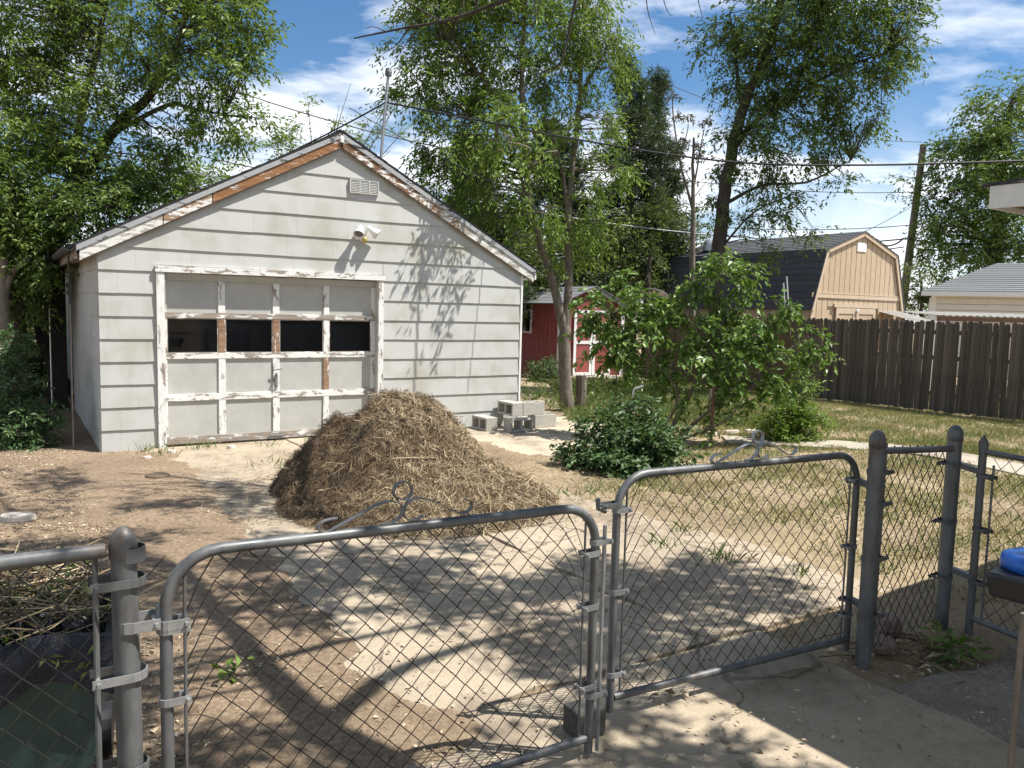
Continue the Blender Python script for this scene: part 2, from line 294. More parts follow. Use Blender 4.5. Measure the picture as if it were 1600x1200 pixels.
def slab(name, poly, z0, z1, mat, label, bev=.006, wob=.02):
    P = []
    for k in range(len(poly)):
        p, q2 = A(*poly[k]), A(*poly[(k+1) % len(poly)]); n = max(1, int(np.linalg.norm(q2-p)/.18))
        for t in range(n):
            r = p+(q2-p)*t/n; P.append(r + (rng.normal(0, wob, 2) if t else 0))
    n = len(P); m = MB().add([(*p, z0) for p in P]+[(*p, z1) for p in P], [list(range(n-1, -1, -1)), list(range(n, 2*n))]+[[i, (i+1) % n, (i+1) % n+n, i+n] for i in range(n)])
    return tag(m.build(name, mat, bevel=bev), label, None, kind='structure')
def gp(u, d): return tuple(GL(u, -d)[:2])
# driveway slabs with joints between them
dj = [.0, 2.45, 4.95, 7.3]
for k in range(3):
    a, b = dj[k]+.003, dj[k+1]-.003
    slab('driveway', [gp(.42, a), gp(.42, b), gp(2.125+.02*b, b), gp(2.125+.02*a, a)], -.12, .002+.003*k, MT['concrete_drive'], ('worn tan concrete driveway slab, left half by the garage door', 'worn tan concrete driveway slab, left half under the straw heap', 'worn tan concrete driveway slab, left half nearest the gates')[k])
    slab('driveway', [gp(2.132+.02*a, a), gp(2.132+.02*b, b), gp(3.62+.05*b, b), gp(3.62+.05*a, a)], -.12, .010+.003*((k+1) % 2), MT['concrete_drive'], ('worn tan concrete driveway slab, right half by the garage door', 'worn tan concrete driveway slab, right half beside the straw heap', 'worn tan concrete driveway slab, right half nearest the gates')[k])
slab('apron', [gp(3.66, .02), gp(3.66, 1.2), gp(5.3, 1.2), gp(5.3, .02)], -.1, .012, MT['concrete_apron'], 'sunlit pale concrete pad by garage wall')
slab('apron', [gp(3.72, 1.22), gp(3.76, 2.3), gp(5.3, 2.45), gp(5.3, 1.22)], -.1, .008, MT['concrete_apron'], 'sunlit pale concrete pad in front of blocks')
slab('apron', [gp(5.32, -.4), gp(5.32, 2.45), gp(6.6, 2.2), gp(7.1, -.5)], -.1, .010, MT['concrete_apron'], 'sunlit pale concrete pad beside garage corner')
slab('patio', [gp(.3, 7.315), gp(.3, 13.5), gp(2.62, 13.5), gp(2.62, 7.315)], -.12, .006, MT['concrete_drive'], 'tan concrete slab under the gates')
slab('patio', [gp(2.632, 8.12), gp(2.632, 13.5), gp(9, 13.5), gp(9, 8.5)], -.12, .012, MT['concrete_patio'], 'grey concrete patio slab in house shade')  # slab colour darkened to deepen the house shade on it
# curved walk along the lawn
pc = smooth_line([(3.0, 11.15, 0), (4.35, 11.0, 0), (5.5, 10.55, 0), (6.1, 9.3, 0), (6.4, 8.0, 0), (6.6, 6.0, 0), (6.7, 3, 0)], 5)
tn = np.gradient(pc, axis=0); tn /= np.linalg.norm(tn, axis=1)[:, None]; sdv = np.stack([tn[:, 1], -tn[:, 0]], 1)
wd = .34
slab('path', [tuple(p) for p in (pc[:, :2]+sdv*wd)] + [tuple(p) for p in (pc[:, :2]-sdv*wd)[::-1]], -.08, .022, MT['concrete_path'], 'curved pale concrete garden path beside the lawn', .008, .0)
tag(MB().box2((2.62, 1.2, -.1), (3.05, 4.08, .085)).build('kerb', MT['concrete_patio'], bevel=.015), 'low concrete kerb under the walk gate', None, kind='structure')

# ------------------------------------------------------------------ garage
gar = thing('garage', 'pale grey shingle sided garage with peeling white trim and four window door', 'garage', tuple(GC), GYAW)
GWD, GDP = 5.661, 6.6; AX, AZ, SL = 2.83, 3.955, .53
def zr(u): return AZ-.035 - SL*abs(u-AX)            # underside of roof deck
c_, zb = .26386, -.024
lines = [-.06] + [c_*k + zb for k in range(1, 15)]
def course_d(z0): return lambda z: -(.003 + .015*max(0, 1-(z-z0)/c_))
def siding(parent, width, polyclip, cut, swap):
    for k, z0 in enumerate(lines):
        z1 = (lines[k+1] if k+1 < len(lines) else z0+c_)+.012; off = -.305*(k % 2) - .11*(k % 3); u = off
        while u < width:
            a, b = max(u, 0)+.0005, min(u+.61, width)-.0005; u += .61
            if b-a < .03: continue
            for (x0, x1, lo) in cut(a, b, z0, z1):
                if x1-x0 < .015 or z1-lo < .03: continue
                jl = random.uniform(-.003, .003) if lo == z0 else 0; pl = polyclip([(x0, lo+jl), (x1, lo+jl+random.uniform(-.0015, .0015)), (x1, z1), (x0, z1)])
                if len(pl) < 3: continue
                m = MB().prism(pl, course_d(z0), 0.)
                if swap: m.V = [np.stack([v[:, 1], GDP-v[:, 0], v[:, 2]], 1) for v in m.V]
                m.build('siding_shingle', MT['siding'], parent)
def cut_front(a, b, z0, z1):
    D0, D1, H = .600, 3.447, 2.165
    if z0 >= H: return [(a, b, z0)]
    r = [(a, min(b, D0), z0), (max(a, D1), b, z0)]
    if z1 > H: r.append((max(a, D0), min(b, D1), H))
    return r
siding(gar, GWD, lambda p: clip(clip(p, SL, 1, AZ-.035+SL*AX), -SL, 1, AZ-.035-SL*AX), cut_front, False)
siding(gar, GDP, lambda p: clip(p, 0, 1, 2.42), lambda a, b, z0, z1: [(a, b, z0)] if z0 < 2.4 else [], True)
m = MB(); m.box2((.0, .001, -.1), (.64, .12, 2.43)); m.box2((3.42, .001, -.1), (GWD, .12, 2.43)); m.box2((.64, .001, 2.13), (3.42, .12, 2.43))
m.prism([(0, 2.43), (GWD, 2.43), (AX, AZ-.06)], .001, .12); m.box2((.001, .12, -.1), (.12, GDP, 2.43)); m.box2((GWD-.12, .12, -.1), (GWD, GDP, 2.43)); m.box2((.12, GDP-.12, -.1), (GWD-.12, GDP, 2.43)); m.prism([(0, 2.43), (GWD, 2.43), (AX, AZ-.06)], GDP-.12, GDP)
m.build('wall', MT['siding'], gar)
MB().box2((.1, .1, -.1), (5.5, 6.4, .004)).build('floor_slab', MT['concrete_patio'], gar)
MB().box2((GWD-.002, -.024, -.06), (GWD+.028, .03, 2.40)).build('corner_trim', MT['white_trim'], gar)
# roof deck + shingle courses
for sg in (-1, 1):
    eave = AX + sg*3.06
    def sp(t, d, h=0): # t 0 ridge .. 1 eave
        u = AX + sg*3.06*t; return A(u, d, AZ - SL*3.06*t + h)
    m = MB(); m.hexa([sp(0, -.07, -.03), sp(1, -.07, -.03), sp(1, GDP+.07, -.03), sp(0, GDP+.07, -.03)] + [sp(0, -.07), sp(1, -.07), sp(1, GDP+.07), sp(0, GDP+.07)]); m.build('roof_deck', MT['wood_grey'], gar)
    nC = 20
    for k in range(nC):
        t0, t1 = k/nC, (k+1)/nC+.006
        m = MB(); m.hexa([sp(t0-.01, -.085, .004), sp(t1, -.085, .002), sp(t1, GDP+.08, .002), sp(t0-.01, GDP+.08, .004)] + [sp(t0-.01, -.092, .022), sp(t1, -.092, .034), sp(t1, GDP+.08, .034), sp(t0-.01, GDP+.08, .022)]); m.build('roof_shingle_course', MT['roof_asphalt'], gar)
    # drip strip (grey) and rake boards in lengths
    def rake(name, t0, t1, h0, h1, d0, d1, mt): 
        m = MB(); m.hexa([sp(t0, d0, h1), sp(t1, d0, h1), sp(t1, d1, h1), sp(t0, d1, h1)] + [sp(t0, d0, h0), sp(t1, d0, h0), sp(t1, d1, h0), sp(t0, d1, h0)]); return m.build(name, MT[mt], gar)
    rake('drip_board', .004, .995, -.004, -.066, -.083, -.055, 'drip_grey')
    if sg < 0: segs = [(.006, .52, 'rake_bare'), (.524, .70, 'rake_half'), (.704, .985, 'rake_white')]
    else: segs = [(.006, .36, 'rake_brown'), (.363, .56, 'rake_half'), (.563, .985, 'rake_white')]
    for t0, t1, mt in segs: rake('rake_board', t0, t1, -.068, -.185, -.070, -.028, mt)
    rake('fascia_moulding', .012, .985, -.187, -.205, -.055, -.028, 'wood_grey')
    ev = sp(1, 0)
    if sg > 0:
        MB().box2((ev[0]-.02, -.06, ev[2]-.13), (ev[0]+.005, GDP+.06, ev[2]-.012)).build('eave_fascia', MT['peel_mid'], gar)
        MB().box2((GWD+.03, -.05, ev[2]-.135), (ev[0]-.021, GDP+.05, ev[2]-.115)).build('soffit', MT['peel_light'], gar)
MB().lathe([(0, .09), (.022, .085), (.04, .05), (.036, 0)], 6, (AX, -.062, AZ-.125)).build('ridge_knob', MT['white_trim'], gar)
# left eave: gutter, fascia, soffit and downspout
eu, ez = AX-3.06, AZ-SL*3.06
MB().box2((eu-.002, -.05, ez-.14), (eu+.022, GDP+.05, ez-.01)).build('eave_fascia', MT['wood_grey'], gar)
MB().box2((eu+.024, -.02, ez-.10), (-.03, GDP, ez-.085)).build('soffit', MT['wood_grey'], gar)
gt = MB(); ang = np.linspace(math.pi, 2*math.pi, 7); pr = [(.055*math.cos(t), .05*math.sin(t)) for t in ang]
for (x0, z0), (x1, z1) in zip(pr[:-1], pr[1:]):
    gt.hexa([A(eu-.06+x0, -.09, ez-.015+z0), A(eu-.06+x1, -.09, ez-.015+z1), A(eu-.06+x1, GDP, ez-.015+z1), A(eu-.06+x0, GDP, ez-.015+z0)] + [A(eu-.06+x0*.93, -.09, ez-.013+z0*.9), A(eu-.06+x1*.93, -.09, ez-.013+z1*.9), A(eu-.06+x1*.93, GDP, ez-.013+z1*.9), A(eu-.06+x0*.93, GDP, ez-.013+z0*.9)])
gt.build('gutter', MT['roof_asphalt'], gar)
# door casing
d0, d1 = -.045, .10
MB().box2((.602, d0, -.02), (.690, d1, 2.075)).build('door_casing', MT['peel_vert'], gar); MB().box2((3.372, d0, -.02), (3.445, d1, 2.085)).build('door_casing', MT['peel_vert'], gar)
MB().hexa([A(.590, d0-.012, 2.082), A(3.46, d0-.012, 2.092), A(3.46, d1, 2.092), A(.590, d1, 2.082), A(.590, d0-.012, 2.157), A(3.46, d0-.012, 2.167), A(3.46, d1, 2.167), A(.590, d1, 2.157)]).build('door_header', MT['peel_mid'], gar)
MB().box2((3.300+.076, .002, .0), (3.3715, .09, 2.08)).build('door_stop', MT['door_panel_paint'], gar)
door = bpy.data.objects.new('overhead_door', None); COL.objects.link(door); door.parent = gar
st = [(.692, .728), (1.317, 1.401), (1.985, 2.070), (2.650, 2.727), (3.315, 3.374)]
rl = [(.012, .105), (.540, .622), (1.052, 1.122), (1.545, 1.612), (1.995, 2.080)]
for a, b in rl: 
    MB().box2((.692, .078, a), (3.374, .12, b)).build('rail', MT['peel_heavy' if a in (.012, 1.545) else 'peel_mid'] if a < 1.9 else MT['door_panel_paint'], door, bevel=.003)
rows = [(.106, .539), (.623, 1.051), (1.123, 1.544), (1.613, 1.994)]
for ri, (z0, z1) in enumerate(rows):
    for si, (a, b) in enumerate(st):
        bare = (ri == 2 and si in (1, 2)) or (ri == 1 and si == 3)
        MB().box2((a, .081, z0), (b, .119, z1)).build('stile', MT['peel_vert_bare' if bare else 'peel_vert'], door, bevel=.003)
    for k in range(4):
        a, b = st[k][1]+.001, st[k+1][0]-.001
        if ri == 2:
            MB().box2((a, .100, z0), (b, .108, z1)).build('window_pane', MT['dark_glass'], door)
            m = MB(); w = .010
            m.box2((a, .0865, z0), (b, .0995, z0+w)); m.box2((a, .0865, z1-w), (b, .0995, z1)); m.box2((a, .087, z0+w), (a+w, .0995, z1-w)); m.box2((b-w, .087, z0+w), (b, .0995, z1-w)); m.build('glazing_bead', MT['peel_heavy'], door)
        else: MB().box2((a, .100, z0), (b, .108, z1)).build('door_panel', MT['door_panel_paint'], door)
MB().prism([(3.305, 1.53), (3.335, 1.53), (3.325, 1.36), (3.308, 1.33)], .083, .0863).build('paint_flap', MT['white_trim'], door)
m = MB(); m.box2((2.015, .066, .66), (2.042, .077, .86)); m.tube([(2.028, .074, .70), (2.028, .035, .72), (2.028, .035, .84), (2.028, .07, .86)], .007); m.bar((1.99, .05, .90), (2.09, .035, .915), .012, .016); m.build('door_handle', MT['galvanised_bright'], door)
m = MB(); m.box2((1.93, .055, .015), (2.12, .077, .05)); m.box2((1.95, .045, .05), (2.10, .077, .065)); m.build('lift_handle', MT['galvanised_bright'], door)
# gable vent
v = MB(); x0, x1, z0, z1 = 2.954, 3.358, 3.215, 3.395
for i in range(4): xx = x0 + (x1-x0-.014)*i/3; v.box2((xx, -.045, z0), (xx+.014, -.0, z1))
v.box2((x0+.0141, -.044, z0), (x1-.0141, -.0, z0+.013)); v.box2((x0+.0141, -.044, z1-.013), (x1-.0141, -.0, z1))
vent = v.build('gable_vent', MT['siding'], gar)
for i in range(3):
    a = x0+.015+(x1-x0-.014)*i/3; b = a+(x1-x0-.014)/3-.016
    for k in range(7): z = z0+.022+k*.021; m = MB(); m.hexa([A(a, -.040, z), A(b, -.040, z), A(b, -.012, z+.014), A(a, -.012, z+.014), A(a, -.040, z+.011), A(b, -.040, z+.011), A(b, -.012, z+.024), A(a, -.012, z+.024)]); m.build('louvre', MT['siding'], vent)
# twin flood lamp above the door
lamp = bpy.data.objects.new('flood_light', None); COL.objects.link(lamp); lamp.parent = gar
lx, lz = 3.145, 2.645
MB().lathe([(0, .035), (.045, .035), (.055, .02), (.055, 0)], 14, (lx, -.02, lz), [[1, 0, 0], [0, 0, -1], [0, 1, 0]]).build('base_plate', MT['lamp_white'], lamp, smooth=True)
MB().lathe([(0, -.075), (.026, -.07), (.034, -.03), (.034, .0), (.02, .012), (0, .014)], 12, (lx-.005, -.10, lz-.005)).build('motion_sensor', MT['brass'], lamp, smooth=True)
for sg in (-1, 1):
    t = A(-.40, -.55, -.72) if sg < 0 else A(.74, -.34, -.56); t /= np.linalg.norm(t); x = np.cross([0, 1, 0], t); x /= np.linalg.norm(x); y = np.cross(t, x); Rm = np.stack([x, y, t], 1); base = A(lx+sg*.055, -.085, lz+.125)
    h = MB().lathe([(0, -.025), (.030, -.018), (.035, .02), (.040, .055), (.060, .10), (.075, .145), (.070, .146), (.053, .10)], 16, base, Rm).build('lamp_head', MT['lamp_white'], lamp, smooth=True)
    MB().lathe([(0, .112), (.06, .117)], 16, base, Rm).build('lamp_lens', MT['lamp_glass'], h, smooth=True)
    MB().tube([A(lx, -.05, lz+.01), A(lx+sg*.05, -.08, lz+.12)], .012).build('swivel_arm', MT['lamp_white'], lamp)
# service mast
mb = GL(3.55, .42, 3.5); mt = GL(3.70, .48, 4.98)
mast = thing('service_mast', 'thin grey metal mast rising from the garage roof', 'mast', tuple(mb))
MB().tube([mb, mt], .021, 8).build('pipe', MT['galvanised_bright'], mast, off=mb); MB().lathe([(0, .07), (.04, .05), (.05, .0), (.045, -.05), (.03, -.05)], 10, mt).build('weather_cap', MT['galvanised'], mast, off=mb)
MB().lathe([(.10, -.03), (.05, .06), (.03, .09)], 10, mb).build('roof_flashing', MT['galvanised'], mast, off=mb)

# ------------------------------------------------------------------ cables
mid = mb + (mt-mb)*.72
def wire(pts, r, mat, label, cat='cable', grp='overhead wires'):
    o = MB().tube(pts, r, 5).build('overhead_cable', MT[mat], smooth=True); return tag(o, label, cat, grp)
wire(smooth_line([mid, A(-.79, 11.25, 4.34), A(.77, 10.96, 4.02), A(2.65, 10.61, 3.72), A(4.34, 10.31, 3.66), A(6.6, 9.95, 3.72)], 5), .013, 'cable_black', 'thick black cable running from the roof mast across to the right')
wire(sag(mid, GL(1.9, 2.2, 3.52), .04), .012, 'cable_black', 'short black cable slanting from the mast down to the roof ridge')
wire(sag(PY(330, 128, 26), PY(1010, 272, 24), .5), .022, 'cable_grey', 'pale cable passing behind the mast above the ridge')
wire(sag(PY(545, 168, 12.6), PY(900, 335, 11.5), .1), .006, 'cable_black', 'thin dark wire dropping to the right behind the roof ridge')
wire(sag(PY(180, 240, 20), PY(520, 300, 22), .15), .016, 'cable_grey', 'dark cable low behind the left roof slope')
wire(sag(PY(300, 240, 24), PY(560, 285, 24), .1), .02, 'cable_grey', 'pale cable just above the left roof slope')
wire(sag(PY(690, 303, 20), PY(1240, 375, 24), .2), .02, 'cable_grey', 'pale cable crossing in front of the pine tree')
PT = PY(1438, 250, 34)
for x0, y0, Y0, x1, y1, label, r in [(820, 235, 30, 1425, 300, 'upper thin wire reaching the pole top from the left', .016), (830, 318, 30, 1420, 352, 'middle wire reaching the pole from the pine', .018), (800, 350, 30, 1418, 373, 'dark bundled wire reaching the pole above the barn', .03), (870, 360, 24, 1412, 386, 'low dark wire passing over the barn gable', .025)]:
    wire(sag(PY(x0, y0, Y0), PY(x1, y1, 35), .5), r, 'cable_black', label)
for y0, y1, label, r in [(373, 366, 'dark wire running right from the pole to the trees', .028), (386, 372, 'second wire running right from the pole, just lower', .022), (300, 325, 'thin wire running right from near the pole top', .014)]:
    wire(sag(PY(1418, y0, 35), PY(1680, y1, 30), .3), r, 'cable_black', label)
wire(sag(PY(1040, 130, 30), PY(1440, 222, 35), .5), .012, 'cable_black', 'faint high wire sloping down to the very top of the pole')
wire(sag(PY(1350, 362, 35), PY(1432, 318, 35), .05), .012, 'cable_black', 'short guy wire slanting up to the pole')

# ------------------------------------------------------------------ utility pole
pb = A(17.2, 35, 0); pole_top = PY(1443, 226, 35); pb = A(pole_top[0]-.55, 35, 0)
pole = thing('utility_pole', 'tall brown wooden utility pole leaning behind the tan barn', 'utility pole', tuple(pb))
MB().tube([pb, (pb+pole_top)/2, pole_top], [.19, .16, .13], 10).build('pole_shaft', MT['bark_grey'], pole, off=pb, smooth=True)
for y in (373, 386): p = PY(1420, y, 34.8); MB().lathe([(0, .12), (.06, .1), (.08, .04), (.05, 0), (.07, -.05), (0, -.07)], 8, p).build('insulator', MT['galvanised'], pole, off=pb)
MB().tube(smooth_line([PY(1370, 374, 34.7), PY(1385, 384, 34.7), PY(1402, 380, 34.7), PY(1412, 372, 34.7)]), .035, 6).build('cable_loop', MT['cable_black'], pole, off=pb)

# ------------------------------------------------------------------ red shed
RS = A(1.2, 20.6, 0); red = thing('red_shed', 'small red garden shed with white corner boards behind the forked tree', 'shed', tuple(RS), GYAW)
w_, l_, he = 2.05, 2.6, 1.93; hp = 2.36
m = MB(); n = 9
for k in range(n): a, b = w_*k/n, w_*(k+1)/n; m.prism([(a, 0), (b-.012, 0), (b-.012, he+(hp-he)*(1-abs(2*(b-.012)/w_-1))), (a, he+(hp-he)*(1-abs(2*a/w_-1)))], 0., .04)
m.prism([(0, 0), (w_, 0), (w_, he), (w_/2, hp), (0, he)], .02, .05); m.prism([(0, 0), (w_, 0), (w_, he), (w_/2, hp), (0, he)], l_-.04, l_); m.box2((w_-.04, .05, 0), (w_, l_-.04, he)); m.build('wall', MT['red_paint'], red)
m = MB(); n = 14
for k in range(n): m.box2((0, .05+(l_-.09)*k/n, 0), (.03, .05+(l_-.09)*(k+1)/n-.012, he))
m.box2((.015, .05, 0), (.045, l_-.04, he)); m.build('side_wall', MT['red_paint'], red)
for sg in (-1, 1):
    for k in range(6):
        def rp(t, y, h): x = w_/2 + sg*(w_/2+.12)*t; return A(x, y, hp+.03-(hp-he)*t*(w_/2+.12)/(w_/2)+h)
        t0, t1 = k/6-.02, (k+1)/6; m = MB(); m.hexa([rp(t0, -.14, 0), rp(t1, -.14, 0), rp(t1, l_+.1, 0), rp(t0, l_+.1, 0), rp(t0, -.14, .02), rp(t1, -.14, .03), rp(t1, l_+.1, .03), rp(t0, l_+.1, .02)]); m.build('roof_course', MT['roof_grey'], red)
for x in (-.02, w_-.08): MB().box2((x, -.03, 0), (x+.10, .0-.002, he-.02)).build('corner_board', MT['white_trim'], red)
MB().box2((-.03, -.001, 0), (-.002, .09, he-.02)).build('corner_board', MT['white_trim'], red)
for sg in (-1, 1): m = MB(); m.hexa([rp(0, -.10, -.11), rp(1, -.10, -.11), rp(1, -.07, -.11), rp(0, -.07, -.11), rp(0, -.10, -.01), rp(1, -.10, -.01), rp(1, -.07, -.01), rp(0, -.07, -.01)]) if sg == 1 else m.hexa([A(w_-p[0], p[1], p[2]) for p in [rp(1, -.10, -.11), rp(0, -.10, -.11), rp(0, -.07, -.11), rp(1, -.07, -.11), rp(1, -.10, -.01), rp(0, -.10, -.01), rp(0, -.07, -.01), rp(1, -.07, -.01)]]); m.build('rake_board', MT['white_trim'], red)
for x0, x1 in ((.40, 1.0), (1.02, 1.62)):
    d = MB().box2((x0, -.035, .08), (x1, -.003, 1.78)).build('shed_door', MT['red_paint'], red)
    f = MB(); w = .08
    for q0, q1 in (((x0, .08), (x1, .08+w)), ((x0, 1.78-w), (x1, 1.78)), ((x0, .08+w), (x0+w, 1.78-w)), ((x1-w, .08+w), (x1, 1.78-w)), ((x0+w, .9), (x1-w, .9+w))): f.box2((q0[0], -.05, q0[1]), (q1[0], -.0352, q1[1]))
    f.build('door_trim', MT['white_trim'], d)
wf = MB(); y0, y1, z0, z1 = 1.32, 1.98, 1.12, 1.77
for a, b in (((y0, z0), (y1, z0+.05)), ((y0, z1-.05), (y1, z1)), ((y0, z0+.05), (y0+.05, z1-.05)), ((y1-.05, z0+.05), (y1, z1-.05)), (((y0+y1)/2-.02, z0+.05), ((y0+y1)/2+.02, z1-.05))): wf.box2((-.04, a[0], a[1]), (-.001, b[0], b[1]))
wf = wf.build('window', MT['white_trim'], red)
for a, b in ((y0+.05, (y0+y1)/2-.02), ((y0+y1)/2+.02, y1-.05)): MB().box2((-.018, a, z0+.05), (-.010, b, z1-.05)).build('pane', MT['dark_glass'], wf)
MB().box2((.2, -.75, -.02), (1.9, -.05, .07)).build('threshold_slab', MT['concrete_path'], red)

# ------------------------------------------------------------------ tan gambrel barn
BN = A(7.1, 19.4, 0); barn = thing('gambrel_shed', 'tan barn style shed with dark gambrel roof behind the wooden fence', 'shed', tuple(BN), GYAW)
bw, bl = 3.66, 5.2; prof = [(0, 2.0), (.42, 3.36), (1.83, 3.87), (3.24, 3.36), (3.66, 2.0)]
def btop(x):
    for (xa, za), (xb, zb2) in zip(prof[:-1], prof[1:]):
        if xa <= x <= xb: return za+(zb2-za)*(x-xa)/(xb-xa)
n = 18; xsb = [bw*k/n for k in range(n+1)]
for k in range(n):
    a, b = xsb[k]+.009, xsb[k+1]-.009; top = [(x, btop(x)-.02) for x in sorted([a, b]+[p[0] for p in prof if a < p[0] < b], reverse=True)]
    if k in range(3, 13): MB().prism([(a, 2.02), (b, 2.02)] + top, -.012, .02).build('siding_board', MT['barn_paint'], barn)
    else: MB().prism([(a, 0), (b, 0)] + top, -.012, .02).build('siding_board', MT['barn_paint'], barn)
m = MB(); m.prism([(0, 0), (bw, 0)]+[(x, z-.02) for x, z in prof[::-1]], .021, .06); m.prism([(0, 0), (bw, 0)]+[(x, z-.02) for x, z in prof[::-1]], bl-.06, bl); m.box2((0, .06, 0), (.05, bl-.06, 1.98)); m.box2((bw-.05, .06, 0), (bw, bl-.06, 1.98)); m.build('wall', MT['barn_paint'], barn)
MB().box2((.0, -.035, 2.22), (bw, -.013, 2.32)).build('band_board', MT['barn_trim'], barn)
MB().box2((.0, -.04, 2.322), (bw, -.013, 2.34)).build('band_flashing', MT['barn_trim'], barn)
for x in (-.01, bw-.09): MB().box2((x, -.035, 0), (x+.10, -.013, 2.0)).build('corner_board', MT['barn_trim'], barn)
def segpts(i, e=.06):
    (xa, za), (xb, zb2) = prof[i], prof[i+1]; d = A(xb-xa, zb2-za); d /= np.linalg.norm(d); nrm = A(-d[1], d[0]); return A(xa, za), A(xb, zb2), d, nrm
for i in range(4):
    p, q, d, nr = segpts(i); L_ = np.linalg.norm(q-p); nc = max(4, int(L_/.14))
    ext0 = .10 if i == 0 else 0; ext1 = .10 if i == 3 else 0; p2 = p-d*ext0; L2 = L_+ext0+ext1; nc = int(L2/.15)
    for k in range(nc):
        if i < 2: a, b, ha, hb = k/nc, (k+1)/nc+.015, .045, .03
        else: a, b, ha, hb = k/nc-.015, (k+1)/nc, .03, .045
        r = [p2+d*L2*a+nr*.012, p2+d*L2*b+nr*.012, p2+d*L2*b+nr*hb, p2+d*L2*a+nr*ha]
        m = MB(); m.prism([tuple(x) for x in r], -.09, bl+.08); m.build('roof_shingle_course', MT['barn_roof_dark'], barn)
    m = MB(); r = [p2-nr*.08, p2+d*L2-nr*.08, p2+d*L2+nr*.010, p2+nr*.010]; m.prism([tuple(x) for x in r], -.075, -.036); m.build('rake_board', MT['barn_trim'], barn)
for x0, x1 in ((.92, 1.70), (1.72, 2.50)):
    MB().box2((x0+.001, -.03, .1), (x1-.001, -.005, 2.0)).build('barn_door', MT['barn_paint'], barn)
    f = MB()
    for q0, q1 in (((x0+.01, 1.85), (x1-.01, 1.99)), ((x0+.01, .1), (x0+.10, 1.849)), ((x1-.10, .1), (x1-.01, 1.849))): f.box2((q0[0], -.045, q0[1]), (q1[0], -.0302, q1[1]))
    f.build('door_trim', MT['barn_trim'], barn)
MB().box2((.84, -.05, 2.002), (2.58, -.013, 2.09)).build('door_header', MT['barn_trim'], barn)
MB().box2((1.62, -.03, 3.40), (1.98, -.013, 3.62)).build('gable_vent', MT['white_trim'], barn)
MB().lathe([(0, .05), (.04, .04), (.04, 0)], 10, (1.72, -.05, 1.93), [[1, 0, 0], [0, 0, -1], [0, 1, 0]]).build('barn_lamp', MT['lamp_white'], barn)
MB().lathe([(0, .26), (.12, .24), (.24, .16), (.28, .04), (.28, -.12)], 14, (.95, 4.2, 3.68)).build('roof_vent', MT['silver'], barn, smooth=True)

# ------------------------------------------------------------------ cream house at the right
HS = A(PY(1455, 470, 26)[0], 26, 0); hs = thing('cream_house', 'cream clapboard house with grey hipped roof beyond the fence at right', 'house', tuple(HS), -.45)
hw, he2, hd, rz = 9, 2.62, 6, 3.72
for k in range(14):
    z0 = k*.19; 
    if z0 > 2.5: break
    MB().prism([(.16, z0), (hw, z0), (hw, min(z0+.176, 2.55)), (.16, min(z0+.176, 2.55))], lambda z, z0=z0: .095-.055*(1-(z-z0)/.2), .13).build('clapboard', MT['vinyl_cream'], hs)
m = MB(); m.box2((.05, .131, 0), (hw, hd, 2.56)); m.build('wall', MT['vinyl_cream'], hs)
MB().box2((.03, .06, 0), (.158, .129, 2.55)).build('corner_board', MT['white_trim'], hs)
MB().box2((-.30, -.32, 2.52), (hw, -.20, 2.66)).build('gutter', MT['white_trim'], hs); MB().box2((-.26, -.199, 2.555), (hw, .2, 2.57)).build('soffit', MT['white_trim'], hs)
for k in range(15):
    t0, t1 = k/15, (k+1)/15+.012; f = lambda t: (-.28+2.25*t, -.24+3.1*t, 2.67+(rz-2.67)*t)
    a, b = f(t0), f(t1); m = MB(); m.hexa([A(a[0], a[1], a[2]-.03), A(hw, a[1], a[2]-.03), A(hw, b[1], b[2]-.03), A(b[0], b[1], b[2]-.03), A(a[0], a[1], a[2]+.02), A(hw, a[1], a[2]+.02), A(hw, b[1], b[2]), A(b[0], b[1], b[2])]); m.build('roof_course', MT['roof_grey'], hs)
m = MB(); m.hexa([A(-.28, -.2, 2.62), A(1.97, 2.86, 2.62), A(1.97, 2.87, 2.62), A(-.28, 6, 2.62), A(-.279, -.2, 2.68), A(1.96, 2.85, 3.7), A(1.97, 2.88, 3.7), A(-.279, 6, 2.68)]); m.build('hip_slope', MT['roof_grey'], hs)
# patio cover between fence and house
pp = PY(1466, 497, 19.2); pv = thing('patio_cover', 'brown beam patio cover with pale corrugated roof behind the fence', 'patio cover', (pp[0], pp[1], 0))
MB().box2((0, -.06, 1.735), (5, .06, 1.845)).build('beam', MT['beam_brown'], pv)
for x in (.0, 1.9, 4.5): MB().box2((x, -.055, 0), (x+.12, .055, 1.718)).build('post', MT['wood_red'], pv)
def corr(x0, x1, ya, za, yb, zb3, mat, name):
    k = int((x1-x0)/.04); t = np.arange(k+1); xx = x0+(x1-x0)*t/k; hh = .012*np.sin(t*math.pi/2); v = np.concatenate([np.stack([xx, np.full(k+1, ya), za+hh], 1), np.stack([xx, np.full(k+1, yb), zb3+hh], 1), np.stack([xx, np.full(k+1, ya), za+hh-.004], 1), np.stack([xx, np.full(k+1, yb), zb3+hh-.004], 1)]); i = np.arange(k); n1 = k+1
    f = np.concatenate([np.stack([i, i+1, i+1+n1, i+n1], 1), np.stack([i+2*n1, i+3*n1, i+1+3*n1, i+1+2*n1], 1), np.stack([i, i+2*n1, i+1+2*n1, i+1], 1), np.stack([i+n1, i+1+n1, i+1+3*n1, i+3*n1], 1)]); return MB().add(v, f).build(name, MT[mat], pv)
corr(.05, 5, -.05, 1.868, 2.6, 1.97, 'corrugated', 'roof_sheet'); corr(-.66, -.05, -.3, 1.70, 2.2, 2.0, 'corrugated', 'roof_sheet')
